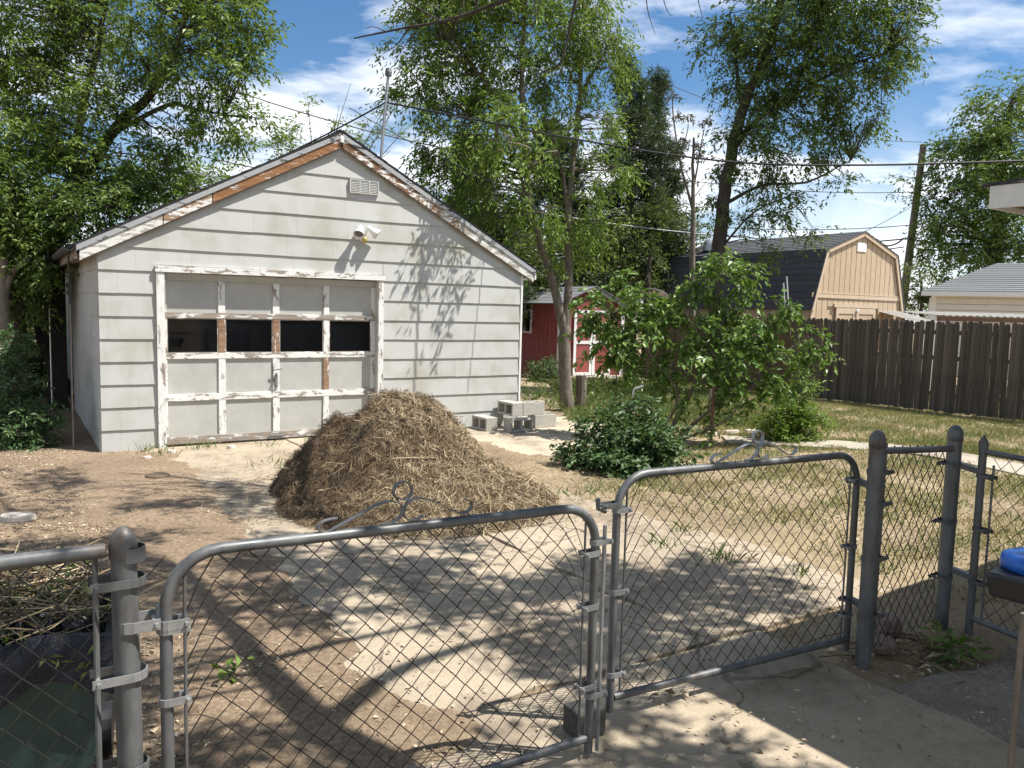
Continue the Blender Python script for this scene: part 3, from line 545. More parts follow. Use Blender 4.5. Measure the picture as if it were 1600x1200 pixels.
MB().box2((-.64, -.28, 0), (-.1, -.2, 1.68)).build('side_panel', MT['vinyl_cream'], pv)
cp = PY(1012, 462, 23); cn = thing('canopy', 'small pale curved canopy roof between red shed and barn', 'canopy', (cp[0], cp[1], 0))
m = MB(); k = 8
for i in range(k):
    a0, a1 = math.pi*i/k, math.pi*(i+1)/k; f = lambda a, r: (cp[0]+.62*r*math.cos(a), cp[2]-.05+.28*r*math.sin(a))
    (xa, za), (xb, zb4), (xc, zc), (xd, zd) = f(a0, 1), f(a1, 1), f(a1, .94), f(a0, .94); m.prism([(xa, za), (xb, zb4), (xc, zc), (xd, zd)], cp[1], cp[1]+2.5)
m.build('cover', MT['silver'], cn, off=(cp[0], cp[1], 0), smooth=False)
for sx_ in (-.58, .58): MB().box2((cp[0]+sx_-.03, cp[1]+.02, 0), (cp[0]+sx_+.03, cp[1]+.08, cp[2]-.05)).build('post', MT['galvanised'], cn, off=(cp[0], cp[1], 0))
for k, (x, y0, y1, lab) in enumerate(((1224, 442, 505, 'shorter of two thin grey rods leaning above the fence'), (1229, 432, 505, 'taller of two thin grey rods leaning above the fence'))):
    p, q = PY(x+10, 640, 18.2), PY(x, y0, 18.2); p[2] = 0; tag(MB().tube([p, q], .018, 6).build('metal_rod', MT['silver']), lab, 'rod', 'rods behind the fence')

# ------------------------------------------------------------------ picket fence
FA, FB = A(3.45, 20.9, 0), A(10.6, 12.07, 0); fd = (FB-FA)/np.linalg.norm(FB-FA); fyaw = math.atan2(fd[1], fd[0]); flen = np.linalg.norm(FB-FA)
fen = thing('wooden_fence', 'weathered dark dog eared wooden picket fence across the back lawn', 'fence', tuple(FA), fyaw)
variants = {}
for mat in ('fence_wood', 'fence_wood_tan'):
    for k in range(5):
        w = random.choice((.0915, .0925, .0935)); H = 1.70+random.uniform(-.02, .02); e = .03
        variants[mat, k] = MB().prism([(-w/2, 0), (w/2, 0), (w/2, H-.045), (w/2-.012, H-.012), (w/2-.028, H), (-w/2+.028, H), (-w/2+.012, H-.012), (-w/2, H-.045)], -.009, .009).build('picket', MT[mat], fen)
first = dict.fromkeys(variants, True); npk = int(flen/.0945)
for k in range(npk):
    u = .05+k*.0945
    if k in (npk-24, npk-23, npk-17): continue
    mat = 'fence_wood_tan' if u < 4.45 and k % 9 else 'fence_wood'; key = (mat, random.randrange(5)); o = variants[key]
    loose = 1 if u > flen-5.5 else .2
    loc = (u+random.uniform(-.006, .006)*loose, random.uniform(-.006, .006), .03+random.uniform(-.015, .02)); ro = (random.uniform(-.01, .01), random.uniform(-.016, .016)*loose, random.uniform(-.04, .04))
    if first[key]: o.location = loc; o.rotation_euler = ro; first[key] = False
    else: inst(o, 'picket', fen, loc, ro)
for key, un in first.items():
    if un: bpy.data.objects.remove(variants[key])
for z in (.32, 1.0, 1.48): MB().box2((0, .012+.004, z), (flen, .054, z+.085)).build('rail', MT['fence_wood'], fen)
for u in np.arange(.3, flen, 2.4): MB().box2((u, .056, -.3), (u+.09, .146, 1.66)).build('post', MT['fence_wood'], fen)

# ------------------------------------------------------------------ chain link
def chain(m, o, ud, w, z0, z1, pitch=.084, dz=.088, r=.0025, zf=None):
    nw = int(w/(pitch/2)); k = int((z1-z0)/(dz/2)); nrm = A(ud[1], -ud[0], 0)
    for i in range(nw):
        pts = []
        for j in range(k+1):
            x = i*pitch/2 + (pitch/2 if (j+i) % 2 else 0); z = z0 + j*(z1-z0)/k; t = x/w
            if zf: z = zf(t, (z-z0)/(z1-z0))
            pts.append(o + ud*(x+random.uniform(-.002, .002)) + A(0, 0, z) + nrm*(.0022 if j % 2 else -.0022))
        m.tube(pts, r, 4, False)
    return m
def band(m, c, ax, r, ud, reach, wd=.022, th=.004):   # strap round a tube, reaching along ud
    nrm = A(ud[1], -ud[0], 0); a = np.linspace(.5*math.pi, 1.5*math.pi, 7); P = [c+nrm*(r*math.sin(t)) + ud*(r*math.cos(t)) for t in a]
    P = [c+nrm*r+ud*reach] + P + [c-nrm*r+ud*reach]
    for p, q in zip(P[:-1], P[1:]): m.bar(p, q, th, wd)
    m.bar(c+nrm*(r+.012)+ud*(reach*.85), c-nrm*(r+.012)+ud*(reach*.85), .010, .010)
    return m
def scroll(m, c, ud, z):
    for sg, P in ((-1, [(-.155, .05), (-.185, .045), (-.2, .022), (-.185, .004), (-.165, .012), (-.10, .055), (-.06, .082), (-.025, .088), (.0, .065), (-.002, .03), (-.022, .008), (-.05, .004)]), (1, [(.055, .02), (.035, .006), (.012, .014), (.004, .045), (.018, .078), (.045, .088), (.085, .066), (.13, .025), (.16, .008), (.182, .02), (.184, .048), (.165, .062)]), (0, [(-.012, .085), (-.03, .115), (-.02, .148), (.012, .155), (.034, .13), (.03, .10), (.01, .088), (-.014, .096)])):
        k_ = 1.42 if sg else 1.0; L_ = smooth_line([(x*k_, 0, zz*.88) for x, zz in P], 3)
        T = unit(np.gradient(L_, axis=0)); N2 = np.stack([-T[:, 2], T[:, 1]*0, T[:, 0]], 1); nrm = A(ud[1], -ud[0], 0); V = []
        for a, n2 in zip(L_, N2):
            q = c+ud*a[0]+A(0, 0, z+a[2]); e = (ud*n2[0]+A(0, 0, n2[2]))*.0018; V += [q-nrm*.009-e, q+nrm*.009-e, q+nrm*.009+e, q-nrm*.009+e]
        k = np.arange(4); m.add(V, np.concatenate([np.stack([i*4+k, i*4+(k+1) % 4, (i+1)*4+(k+1) % 4, (i+1)*4+k], 1) for i in range(len(L_)-1)])); m.add(V[:4]+V[-4:], [[3, 2, 1, 0], [4, 5, 6, 7]])
    return m
def post_parts(root, p, h, r, off, lean=(0, 0)):
    tp = p+A(lean[0], lean[1], h); ps = MB().tube([p-A(0, 0, .2), tp-A(0, 0, .035)], r, 16).build('post', MT['galvanised'], root, off=off, smooth=True)
    MB().lathe([(0, .042), (r*.45, .038), (r*.85, .022), (r*1.08, 0), (r*1.08, -.045), (r*1.0, -.047)], 16, tp-A(0, 0, .04)).build('post_cap', MT['galvanised'], root, off=off, smooth=True)
    return tp
def gate(name, label, P, Q, zPt, zQt, zPb, zQb, hinge_left, sc_u, bars, grp):
    root = thing(name, label, 'gate', tuple(P), group=grp); ud = (Q-P); w = np.linalg.norm(ud); ud /= w; r = .0175; cr = .15
    zt = lambda u: zPt+(zQt-zPt)*u/w
    pts = [P+A(0, 0, zPb-.06)] + [P+A(0, 0, zPt-cr)] + [P+ud*(cr-cr*math.cos(t))+A(0, 0, zt(cr)-cr+cr*math.sin(t)) for t in np.linspace(.15, math.pi/2, 7)]
    pts += [P+ud*u+A(0, 0, zt(u)) for u in np.linspace(cr+.05, w-cr-.05, 6)]
    pts += [P+ud*(w-cr+cr*math.sin(t))+A(0, 0, zt(w-cr)-cr+cr*math.cos(t)) for t in np.linspace(0, math.pi/2-.15, 7)] + [Q+A(0, 0, zQt-cr)] + [Q+A(0, 0, zQb-.06)]
    MB().tube(pts, r, 10).build('frame', MT['galvanised'], root, off=P, smooth=True)
    MB().tube([P+ud*r+A(0, 0, zPb), Q-ud*r+A(0, 0, zQb)], r, 10).build('bottom_bar', MT['galvanised'], root, off=P, smooth=True)
    m = chain(MB(), P+ud*.05, ud, w-.10, 0, 1, zf=lambda t, s: (zPb+.012+(zQb-zPb)*t)*(1-s) + (zPt-.008+(zQt-zPt)*t - (.10*max(0, 1-min(t, 1-t)*w/.11)**2))*s)
    m.V = [v for v in m.V]; m.build('chain_link_mesh', MT['chain_wire'], root, off=P, smooth=True)
    for e, sg in ((P, 1), (Q, -1)):
        b = e+ud*sg*.05; zt_, zb_ = (zPt, zPb) if sg > 0 else (zQt, zQb)
        MB().tube([b+A(0, 0, zb_-.02), b+A(0, 0, zt_-.06)], .005, 6).build('tension_bar', MT['galvanised'], root, off=P)
        for z in bars: band(MB(), e+A(0, 0, z), None, r+.003, ud*sg, .062).build('tension_band', MT['galvanised_bright'], root, off=P)
    if sc_u: scroll(MB(), P+ud*sc_u, ud, zt(sc_u)+r-.002).build('scroll_ornament', MT['galvanised_bright' if sc_u > .75 else 'galvanised'], root, off=P)  # right scroll uses the brighter metal to stand for sunlight on it
    return root, ud
GRP = 'chain link gates'
LP, LQ = A(-.955, 2.19, 0), A(.335, 3.02, 0)
lg, lud = gate('chain_link_gate', 'larger left chain link gate with scroll ornament before the straw heap', LP, LQ, 1.045, 1.012, .10, .085, True, .72, (.30, .62, .83), GRP)
RP_, RQ = A(.45, 3.29, 0), A(1.775, 4.06, 0)
rg, rud = gate('chain_link_gate', 'right chain link gate with scroll ornament hung on the tall post', RP_, RQ, 1.075, 1.062, .115, .085, False, .80, (.22, .58, .93), GRP)
# drop rod between the gates and the fork latch
fl = LQ+lud*.045; m = MB(); m.tube([fl+A(0, 0, .02), fl+A(0, 0, .93)], .008, 8); m.build('drop_rod', MT['galvanised_bright'], lg, off=LP, smooth=True)
for zz in (.26, .87): band(MB(), LQ+A(0, 0, zz), None, .02, lud, .07, .02, .005).build('rod_guide', MT['galvanised_bright'], lg, off=LP)
m = MB(); band(m, RP_+A(0, 0, .955), None, .021, -rud, .09); m.tube([RP_-rud*.06+A(0, 0, .93), RP_-rud*.095+A(0, 0, .945), RP_-rud*.10+A(0, 0, .99)], .011, 6); m.build('fork_latch', MT['galvanised'], rg, off=RP_)
# left fence section with its post
p0 = A(-1.035, 2.15, 0); cl = thing('chain_link_fence', 'chain link fence section with thick end post in front of the green bin', 'fence', tuple(p0), group='chain link fence sections')
tp = post_parts(cl, p0, 1.135, .0335, p0, (-.012, -.01)); fdv = A(-.845, -.535, 0); fdv /= np.linalg.norm(fdv)
rs = p0+fdv*.06+A(0, 0, 1.075); MB().tube([rs, p0+fdv*2.6+A(0, 0, 1.085)], .021, 12).build('top_rail', MT['galvanised'], cl, off=p0, smooth=True)
chain(MB(), p0+fdv*.09, fdv, 2.3, .05, 1.075).build('chain_link_mesh', MT['chain_wire'], cl, off=p0, smooth=True)
MB().bar(p0+fdv*.085+A(0, 0, .04), p0+fdv*.085+A(0, 0, 1.07), .006, .022, upv=(0, 1, 0)).build('tension_bar', MT['galvanised'], cl, off=p0)
for z in (.985, .72, .45, .2): band(MB(), p0+A(0, 0, z), None, .040, fdv, .10, .024).build('tension_band', MT['galvanised_bright' if z == .72 else 'galvanised'], cl, off=p0)
MB().lathe([(.0375, -.02), (.041, -.02), (.041, .02), (.0375, .02)], 14, p0+A(0, 0, 1.06)).build('rail_collar', MT['galvanised'], cl, off=p0)
m = MB(); band(m, p0+A(0, 0, .86), None, .041, lud, .07, .03, .006); m.tube([p0+lud*.075+A(0, 0, .82), p0+lud*.075+A(0, 0, .90)], .012, 8); band(m, LP+A(0, 0, .845), None, .021, lud, .06, .028, .005); m.bar(p0+lud*.075+A(0, 0, .84), LP+A(0, 0, .845), .02, .028); m.build('hinge', MT['galvanised_bright'], cl, off=p0)
# middle section with two posts
q0, q1 = A(1.815, 3.945, 0), A(2.50, 4.49, 0); cm = thing('chain_link_fence', 'short chain link panel between two tall capped posts', 'fence', tuple(q0), group='chain link fence sections'); qd = (q1-q0)/np.linalg.norm(q1-q0)
post_parts(cm, q0, 1.20, .037, q0); post_parts(cm, q1, 1.165, .039, q0)
MB().tube([q0+qd*.04+A(0, 0, 1.095), q1-qd*.04+A(0, 0, 1.035)], .018, 10).build('top_rail', MT['galvanised'], cm, off=q0, smooth=True)
qw = np.linalg.norm(q1-q0); chain(MB(), q0+qd*.10, qd, qw-.19, 0, 1, zf=lambda t, s: .05*(1-s)+(1.115-.05*t)*s).build('chain_link_mesh', MT['chain_wire'], cm, off=q0, smooth=True)
MB().tube([q0+qd*.095+A(0, 0, .04), q0+qd*.095+A(0, 0, 1.13)], .006, 6).build('tension_bar', MT['galvanised'], cm, off=q0)
for z in (.25, .55, .83, .99): band(MB(), q0+A(0, 0, z), None, .040, qd, .105).build('tension_band', MT['galvanised'], cm, off=q0)
for z in (.30, .62, .95): band(MB(), q1+A(0, 0, z), None, .042, -qd, .10).build('tension_band', MT['galvanised'], cm, off=q0)
for z in (.30, .92): m = MB(); m.bar(RQ+A(0, 0, z), q0+A(0, 0, z), .03, .03); band(m, RQ+A(0, 0, z), None, .021, -rud, .05); m.build('hinge', MT['galvanised'], cm, off=q0)
# walk gate at the right
w0, w1 = A(2.61, 4.40, 0), A(3.05, 3.30, 0); wg = thing('chain_link_gate', 'narrow chain link walk gate with pointed post caps at far right', 'gate', tuple(w0), group=GRP); wdv = (w1-w0)/np.linalg.norm(w1-w0); ww = np.linalg.norm(w1-w0)
for e in (w0, w1): 
    MB().tube([e-A(0, 0, .02), e+A(0, 0, 1.06)], .021, 10).build('frame_post', MT['galvanised'], wg, off=w0, smooth=True)
    MB().lathe([(0, .075), (.010, .06), (.022, .04), (.026, .02), (.023, 0), (.023, -.03)], 12, e+A(0, 0, 1.055)).build('finial', MT['galvanised'], wg, off=w0, smooth=True)
for z in (1.035, .09): MB().tube([w0+wdv*.02+A(0, 0, z), w1-wdv*.02+A(0, 0, z)], .016, 10).build('rail', MT['galvanised'], wg, off=w0, smooth=True)
chain(MB(), w0+wdv*.07, wdv, ww-.14, .09, 1.05).build('chain_link_mesh', MT['chain_wire'], wg, off=w0, smooth=True)
MB().tube([w0+wdv*.07+A(0, 0, .07), w0+wdv*.07+A(0, 0, .97)], .006, 6).build('tension_bar', MT['galvanised'], wg, off=w0)
for z in (.3, .6, .9): band(MB(), w0+A(0, 0, z), None, .024, wdv, .08).build('tension_band', MT['galvanised'], wg, off=w0)
for z in (.32, .92): MB().bar(w0+A(0, 0, z), q1+A(0, 0, z+.03), .04, .03).build('hinge', MT['galvanised'], wg, off=w0)

# ------------------------------------------------------------------ concrete blocks and stones
def cblock(loc, yaw, axis, label):
    m = MB(); L_, Wd, H = .39, .19, .19; t = .032
    # local: length x, two cores; axis 'y' cores run along y, axis 'z' cores vertical
    if axis == 'y':
        m.box2((0, 0, 0), (L_, Wd, t)); m.box2((0, 0, H-t), (L_, Wd, H))
        for x in (0, L_/2-t/2, L_-t): m.box2((x, .002, t), (x+t, Wd-.002, H-t))
    else:
        m.box2((0, 0, 0), (L_, t, H)); m.box2((0, Wd-t, 0), (L_, Wd, H))
        for x in (0.001, L_/2-t/2, L_-t-.001): m.box2((x, t, .002), (x+t, Wd-t, H-.002))
    o = m.build('concrete_block', MT['concrete_block'], bevel=.004); o.location = loc; o.rotation_euler = (0, 0, yaw); return tag(o, label, 'concrete block', 'concrete blocks by the garage wall')
bz = .012; by = GYAW+.05
p = G(798, 676, bz); cblock(p, by, 'y', 'front concrete block with both hollow cores facing the camera')
p = G(777, 673, bz); cblock(p+.19*A(-math.cos(by), -math.sin(by), 0)+.39*A(-math.sin(by), math.cos(by), 0)*1.0, by-math.pi/2, 'y', 'bottom left concrete block with cores turned to the left, nearest the heap')
p = G(836, 669, bz); cblock(p, by-.02, 'z', 'bottom right concrete block with plain face toward the camera')
p = G(817.5, 649.5, bz+.192); e = A(math.cos(by), math.sin(by), 0); cblock(p, by, 'z', 'upper right concrete block with open cores facing up')
cblock(p-e*.195+.39*A(-e[1], e[0], 0), by-math.pi/2, 'y', 'upper left concrete block with dark cores turned to the left')
def stone(name, c, dims, yaw, mat, label, cat, bev=.012, irr=.12):
    m = MB(); k = 8; P = []
    for i in range(k): a = 2*math.pi*i/k+.4; s_ = 1/max(abs(math.cos(a)), abs(math.sin(a)))**.8; P.append((dims[0]/2*s_*.8*math.cos(a)*(1+random.uniform(-irr, irr)), dims[1]/2*s_*.8*math.sin(a)*(1+random.uniform(-irr, irr))))
    v = [(x, y, 0) for x, y in P]+[(x*.93, y*.93, dims[2]*(1+random.uniform(-irr, irr))) for x, y in P]; m.add(v, [list(range(k-1, -1, -1)), list(range(k, 2*k))]+[[i, (i+1) % k, (i+1) % k+k, i+k] for i in range(k)])
    o = m.build(name, MT[mat], bevel=bev); o.location = c; o.rotation_euler = (0, 0, yaw); return tag(o, label, cat)
stone('flat_stone', (-3.86, 6.2, .0), (.32, .24, .05), .3, 'stone_pale', 'flat pale stone lying on the dirt at far left', 'stone')
tag(MB().lathe([(0, .03), (.10, .03), (.115, .018), (.115, 0)], 14, (-3.48, 7.84, .01)).build('wood_slice', MT['fence_wood_tan']), 'round tan slice of cut wood on the dirt', 'wood slice')
stone('paver', (2.13, 4.36, .0), (.22, .17, .10), .6, 'paver_brick', 'dark paver stone behind the short fence panel', 'paver'); stone('paver', (1.99, 4.13, .0), (.21, .17, .06), .2, 'paver_brick', 'flat dark paver beside the foot of the tall post', 'paver')
stone('brick_piece', (.60, 9.42, 0), (.18, .10, .08), .3, 'paver_brick', 'reddish brick lying at the left edge of the low shrub', 'brick'); stone('garden_stone', (2.2, 10.7, 0), (.45, .2, .07), .5, 'stone_pale', 'pale edging stone beside the foot of the leafy shrub', 'stone')
for x, y, lab in ((-3.9, 9.15, 'small pale stone at the garage corner among weeds'), (-4.0, 8.75, 'small pale stone on the dirt below the garage corner'), (-3.35, 9.55, 'small stone near the left foot of the garage door')): stone('small_stone', (x, y, 0), (.12, .09, .04), random.random(), 'stone_pale', lab, 'stone', .006)
bs = MB(); bs.box2((-.068, -.06, 0), (.068, .06, .115)); o = bs.build('gate_stop', MT['stone_dark'], bevel=.008); o.location = (.335, 3.20, .008); o.rotation_euler = (0, 0, .55); tag(o, 'dark concrete block holding the gates at their meeting point', 'gate stop')
# ------------------------------------------------------------------ bin and its contents
bx = A(-1.66, 2.62, -.0); binr = thing('garden_bin', 'green wheeled garden bin lined with a black bag behind the fence', 'bin', tuple(bx), GYAW-.15)
def ring(s, z): return [(-.30*s, -.28*s, z), (.30*s, -.28*s, z), (.30*s, .28*s, z), (-.30*s, .28*s, z)]
m = MB(); lv = [(.78, .02), (.9, .42), (1, .62), (1.06, .621), (1.06, .67), (.97, .67), (.95, .60)]
V = np.concatenate([np.array(ring(*q)) for q in lv]); j = np.arange(4); m.add(V, np.concatenate([np.stack([i*4+j, i*4+(j+1) % 4, (i+1)*4+(j+1) % 4, (i+1)*4+j], 1) for i in range(len(lv)-1)])); m.add(ring(.78, .02), [[3, 2, 1, 0]]); m.build('bin_body', MT['green_plastic'], binr, bevel=.015)
m = MB(); V = []; nn = 40
for s_, z, wv in ((.90, .52, 0), (1.0, .695, .012), (1.09, .70, .02), (1.115, .61, .03), (1.10, .53, .04)):
    for i in range(nn):
        a = 2*math.pi*i/nn; sq = 1/max(abs(math.cos(a)), abs(math.sin(a)))**.97; V.append((.30*s_*sq*math.cos(a), .28*s_*sq*math.sin(a), z+wv*math.sin(7*a+s_*9)))
j = np.arange(nn); m.add(V, np.concatenate([np.stack([i*nn+j, i*nn+(j+1) % nn, (i+1)*nn+(j+1) % nn, (i+1)*nn+j], 1) for i in range(4)])); m.build('bin_bag', MT['bag_film'], binr, smooth=True)
MB().tube([(-.26, .34, .58), (.26, .34, .58)], .016, 8).build('grip', MT['green_plastic'], binr)
for sx_ in (-.25, .25): MB().lathe([(0, -.03), (.10, -.03), (.10, .03), (0, .03)], 16, (sx_, .27, .10), [[0, 0, 1], [1, 0, 0], [0, 1, 0]]).build('wheel', MT['black_plastic'], binr)

# ------------------------------------------------------------------ house corner over the camera and side shelf
ec = A(2.125, 3.69, 2.255); ed = A(.83, .56, 0); ed /= np.linalg.norm(ed); er = A(.56, -.83, 0); er /= np.linalg.norm(er)
hc = thing('house_corner', 'white house eave corner with brown soffit at upper right edge', 'house', tuple(ec*A(1, 1, 0)))
def eb(u0, u1, v0, v1, z0, z1): return [ec+ed*u+er*v+A(0, 0, z) for z in (z0, z1) for u, v in ((u0, v0), (u0, v1), (u1, v1), (u1, v0))]
eo = ec*A(1, 1, 0)
MB().hexa(eb(.02, 9, .02, 5, .02, .035)).build('soffit', MT['soffit_brown'], hc, off=eo)
MB().hexa(eb(0, 9, 0, .02, -.0, .10)).build('fascia', MT['white_trim'], hc, off=eo); MB().hexa(eb(0, .02, .0205, .17, 0, .10)).build('fascia', MT['white_trim'], hc, off=eo); MB().hexa(eb(.006, .02, .171, 5, -.0, .10)).build('rake_trim', MT['wood_grey'], hc, off=eo)
MB().hexa([ec+ed*u+er*v+A(0, 0, z) for u, v, z in ((-.01, -.03, .102), (-.01, 5, .102), (9, 5, .102), (9, -.03, .102), (-.01, -.03, .112), (.6, 5, .5), (9, 5, .5), (9, -.03, .112))]).build('roof', MT['roof_asphalt'], hc, off=eo)
MB().hexa(eb(.65, 9, .65, 5, -2.255, .018)).build('wall', MT['vinyl_cream'], hc, off=eo)
sp_ = A(1.80, 2.58, 0); sh = thing('side_shelf', 'dark grey plastic shelf on thin leg with a blue lid resting at right edge', 'shelf', tuple(sp_))
c0 = G(1538, 893, .9); c1 = G(1600, 908, .9); c2 = G(1575, 875, .9); c1 = c0+unit(c1-c0)*.62; c2 = c0+unit(c2-c0)*.55; c3 = c1+c2-c0
MB().hexa([q-A(0, 0, .085) for q in (c0*.98+c3*.02, c1, c3, c2)]+[c0, c1, c3, c2]).build('shelf_top', MT['black_plastic'], sh, off=sp_, bevel=.012)
MB().box2((1.86, 2.52, .70), (2.2, 2.80, .813)).build('shelf_body', MT['black_plastic'], sh, off=sp_, bevel=.01); MB().tube([tuple(G(1596, 1000, .72)*A(1, 1, 0)), tuple(G(1596, 1000, .72)+A(0, 0, .09))], .010, 8).build('leg', MT['bark_grey'], sh, off=sp_); MB().tube([(2.15, 2.42, 0), (2.15, 2.42, .74)], .009, 8).build('leg', MT['rust_pipe'], sh, off=sp_)
tag(MB().lathe([(0, .05), (.11, .047), (.135, .035), (.14, .0), (.13, 0)], 24, tuple(G(1634, 890, .902))).build('blue_lid', MT['blue_plastic'], smooth=True), 'round bright blue plastic lid resting on the grey shelf', 'lid')

# ------------------------------------------------------------------ vegetation helpers
def leaf_quads(c, d, n, L, w, curl=.12):
    d = unit(d); s_ = unit(np.cross(d, n)); n2 = np.cross(s_, d); L = L[:, None]; w = w[:, None]
    V = np.stack([c, c+d*L*.45+s_*w/2+n2*w*.18, c+d*L-n2*L*curl, c+d*L*.45-s_*w/2+n2*w*.18], 1).reshape(-1, 3)
    i = np.arange(len(c))*4; F = np.stack([np.stack([i, i+1, i+2], 1), np.stack([i, i+2, i+3], 1)], 1).reshape(-1, 3); return V, F
def sprays(m, C, per, length, L, w, droop=.5, tw=None, spread=1., up=.3, out=None):
    """leafy twigs: at every point of C a twig with leaves alternating along both sides"""
    n = len(C); t = rng.normal(0, 1, (n, 3))*A(1, 1, .55); t = unit(t)
    if out is not None: t = unit(t*.7+out)
    t[:, 2] -= droop*.6; t = unit(t); ln = length*rng.uniform(.6, 1.25, n)
    k = np.linspace(.12, 1, per)[None, :, None]; sdv = unit(np.cross(t, rng.normal(0, .25, (n, 3))+A(0, 0, 1)))
    P = C[:, None]+t[:, None]*ln[:, None, None]*k - A(0, 0, 1)*droop*.35*ln[:, None, None]*k**2
    sgn = np.where(np.arange(per) % 2, 1, -1)[None, :, None]
    D = t[:, None]*.65 + sdv[:, None]*sgn*.8*spread - A(0, 0, droop*.5) + rng.normal(0, .33, (n, per, 3))
    nn = A(0, 0, 1)*up*3 + rng.normal(0, .55, (n, per, 3)); P = P+rng.normal(0, .012+length*.03, P.shape)
    LL = L*rng.uniform(.5, 1.35, n*per); V, F = leaf_quads(P.reshape(-1, 3), D.reshape(-1, 3), nn.reshape(-1, 3), LL, LL*w)
    tint = np.repeat(np.clip(np.repeat(rng.normal(.52, .18, n), per)+rng.normal(0, .16, n*per), 0, 1), 2); m.add(V, F, tint)
    if tw is not None:
        e = C+t*ln[:, None]-A(0, 0, 1)*droop*.35*ln[:, None]; a = unit(np.cross(t, A(0, 0, 1)))*.0035
        V = np.stack([C-a, C+a, C+A(0, 0, .006), e], 1).reshape(-1, 3); i = np.arange(n)*4
        tw.add(V, np.concatenate([np.stack([i, i+1, i+3], 1), np.stack([i+1, i+2, i+3], 1), np.stack([i+2, i, i+3], 1)]))
def blob(c, r, n, flat=.8):            # points in an ellipsoid, denser in clumps near the shell
    k = max(3, n//7); cc = unit(rng.normal(0, 1, (k, 3)))*rng.uniform(.35, 1, (k, 1))**.6; p = cc[rng.integers(0, k, n)]+rng.normal(0, .16, (n, 3)); return A(*c)+p*np.asarray(r)*A(1, 1, flat)
def grow(root, off, limbs, mat, name='trunk'):
    m = MB()
    for pts, ra, rb in limbs: P = smooth_line(pts, 4); P[1:-1] += rng.normal(0, ra*.10, P[1:-1].shape); m.tube(P, np.linspace(ra, rb, len(P)), 9)
    return m.build(name, MT[mat], root, off=off, smooth=True)
def near_pts(limbs): return np.concatenate([smooth_line(p, 6) for p, _, _ in limbs])
def twigs(m, limbs, targets, r=.012):
    P = near_pts(limbs)
    for t in targets:
        dd = np.linalg.norm(P-t, axis=1)+np.maximum(0, P[:, 2]-t[2]); s_ = P[np.argmin(dd)]; md = (s_+t)/2+rng.normal(0, .12, 3)*np.linalg.norm(t-s_)*.6+A(0, 0, .06*np.linalg.norm(t-s_)); q = smooth_line([s_, md, t], 3); m.tube(q, np.linspace(r*(.7+.4*np.linalg.norm(t-s_)), r*.3, len(q)), 4, False)
def tree(name, label, cat, base, limbs, clusters, leaf, bark, dens, per, slen, L, w, droop=.5, grp=None, depth=1.0, twr=.014, flat=.85):
    base = A(*base); root = thing(name, label, cat, tuple(base), group=grp); grow(root, base, limbs, bark)
    lm, tm = MB(), MB(); tg = []
    for (x, y, Yd, rp) in clusters:
        c = PY(x, y, Yd); r = rp*Yd/FPX; n = max(8, int(dens*1.8*rp*rp/100)); C = blob(c, (r, r*depth, r), n, flat); sprays(lm, C, per, slen, L, w, droop, tm, out=unit(C-c)*.6); tg += list(C[rng.integers(0, n, max(2, n//9))])
    twigs(tm, limbs, tg, twr)
    lm.build('crown', MT[leaf], root, off=base); tm.build('twigs', MT[bark], root, off=base, smooth=True); return root
def P3(*q): return [PY(*k) for k in q]

# ------------------------------------------------------------------ trees at the left
b = G(86, 628); b = A(b[0], 13.2, 0); b[0] = PY(88, 600, 13.2)[0]
tree('elm_tree', 'tall green elm with dark leaning limbs above the garage left roof', 'tree', b, [([b, *P3((84, 480, 13.2), (86, 390, 13.1), (112, 318, 12.9))], .15, .11), (P3((112, 318, 12.9), (172, 212, 12.6), (232, 150, 12.4), (262, 105, 12.2), (300, 10, 12)), .10, .03), (P3((108, 325, 12.9), (122, 200, 13), (150, 85, 13), (166, 10, 13)), .08, .03), (P3((172, 212, 12.6), (260, 165, 12.3), (300, 170, 12.2), (350, 180, 12.1)), .04, .012), (P3((100, 345, 12.9), (40, 250, 13.2), (10, 150, 13.4)), .07, .02)],
     [(60, 40, 13, 70), (150, 20, 13.4, 60), (40, 130, 12.6, 70), (110, 110, 13.6, 60), (200, 60, 12.4, 50), (270, 25, 12.2, 55), (330, 55, 12.0, 52), (360, 105, 11.9, 42), (300, 105, 12.1, 48), (262, 115, 12.6, 34), (380, 20, 11.9, 32), (392, 60, 11.8, 22), (345, 185, 11.9, 42), (390, 190, 11.8, 30), (310, 150, 12.3, 28), (90, 200, 12.4, 60), (160, 150, 12.0, 40), (180, 220, 12.2, 42), (210, 255, 12.2, 42), (260, 240, 12.2, 34), (285, 200, 12.4, 26), (130, 265, 11.8, 50), (60, 270, 12.2, 60), (20, 60, 12.4, 70), (20, 200, 12, 60), (100, -50, 12.5, 70), (230, -40, 12.2, 60), (340, -30, 12, 55)],
     'leaf_elm', 'bark_dark', 2.7, 12, .42, .082, .40, .55, grp='leafy trees at the left')
b2 = A(PY(40, 560, 12.4)[0], 12.4, 0)
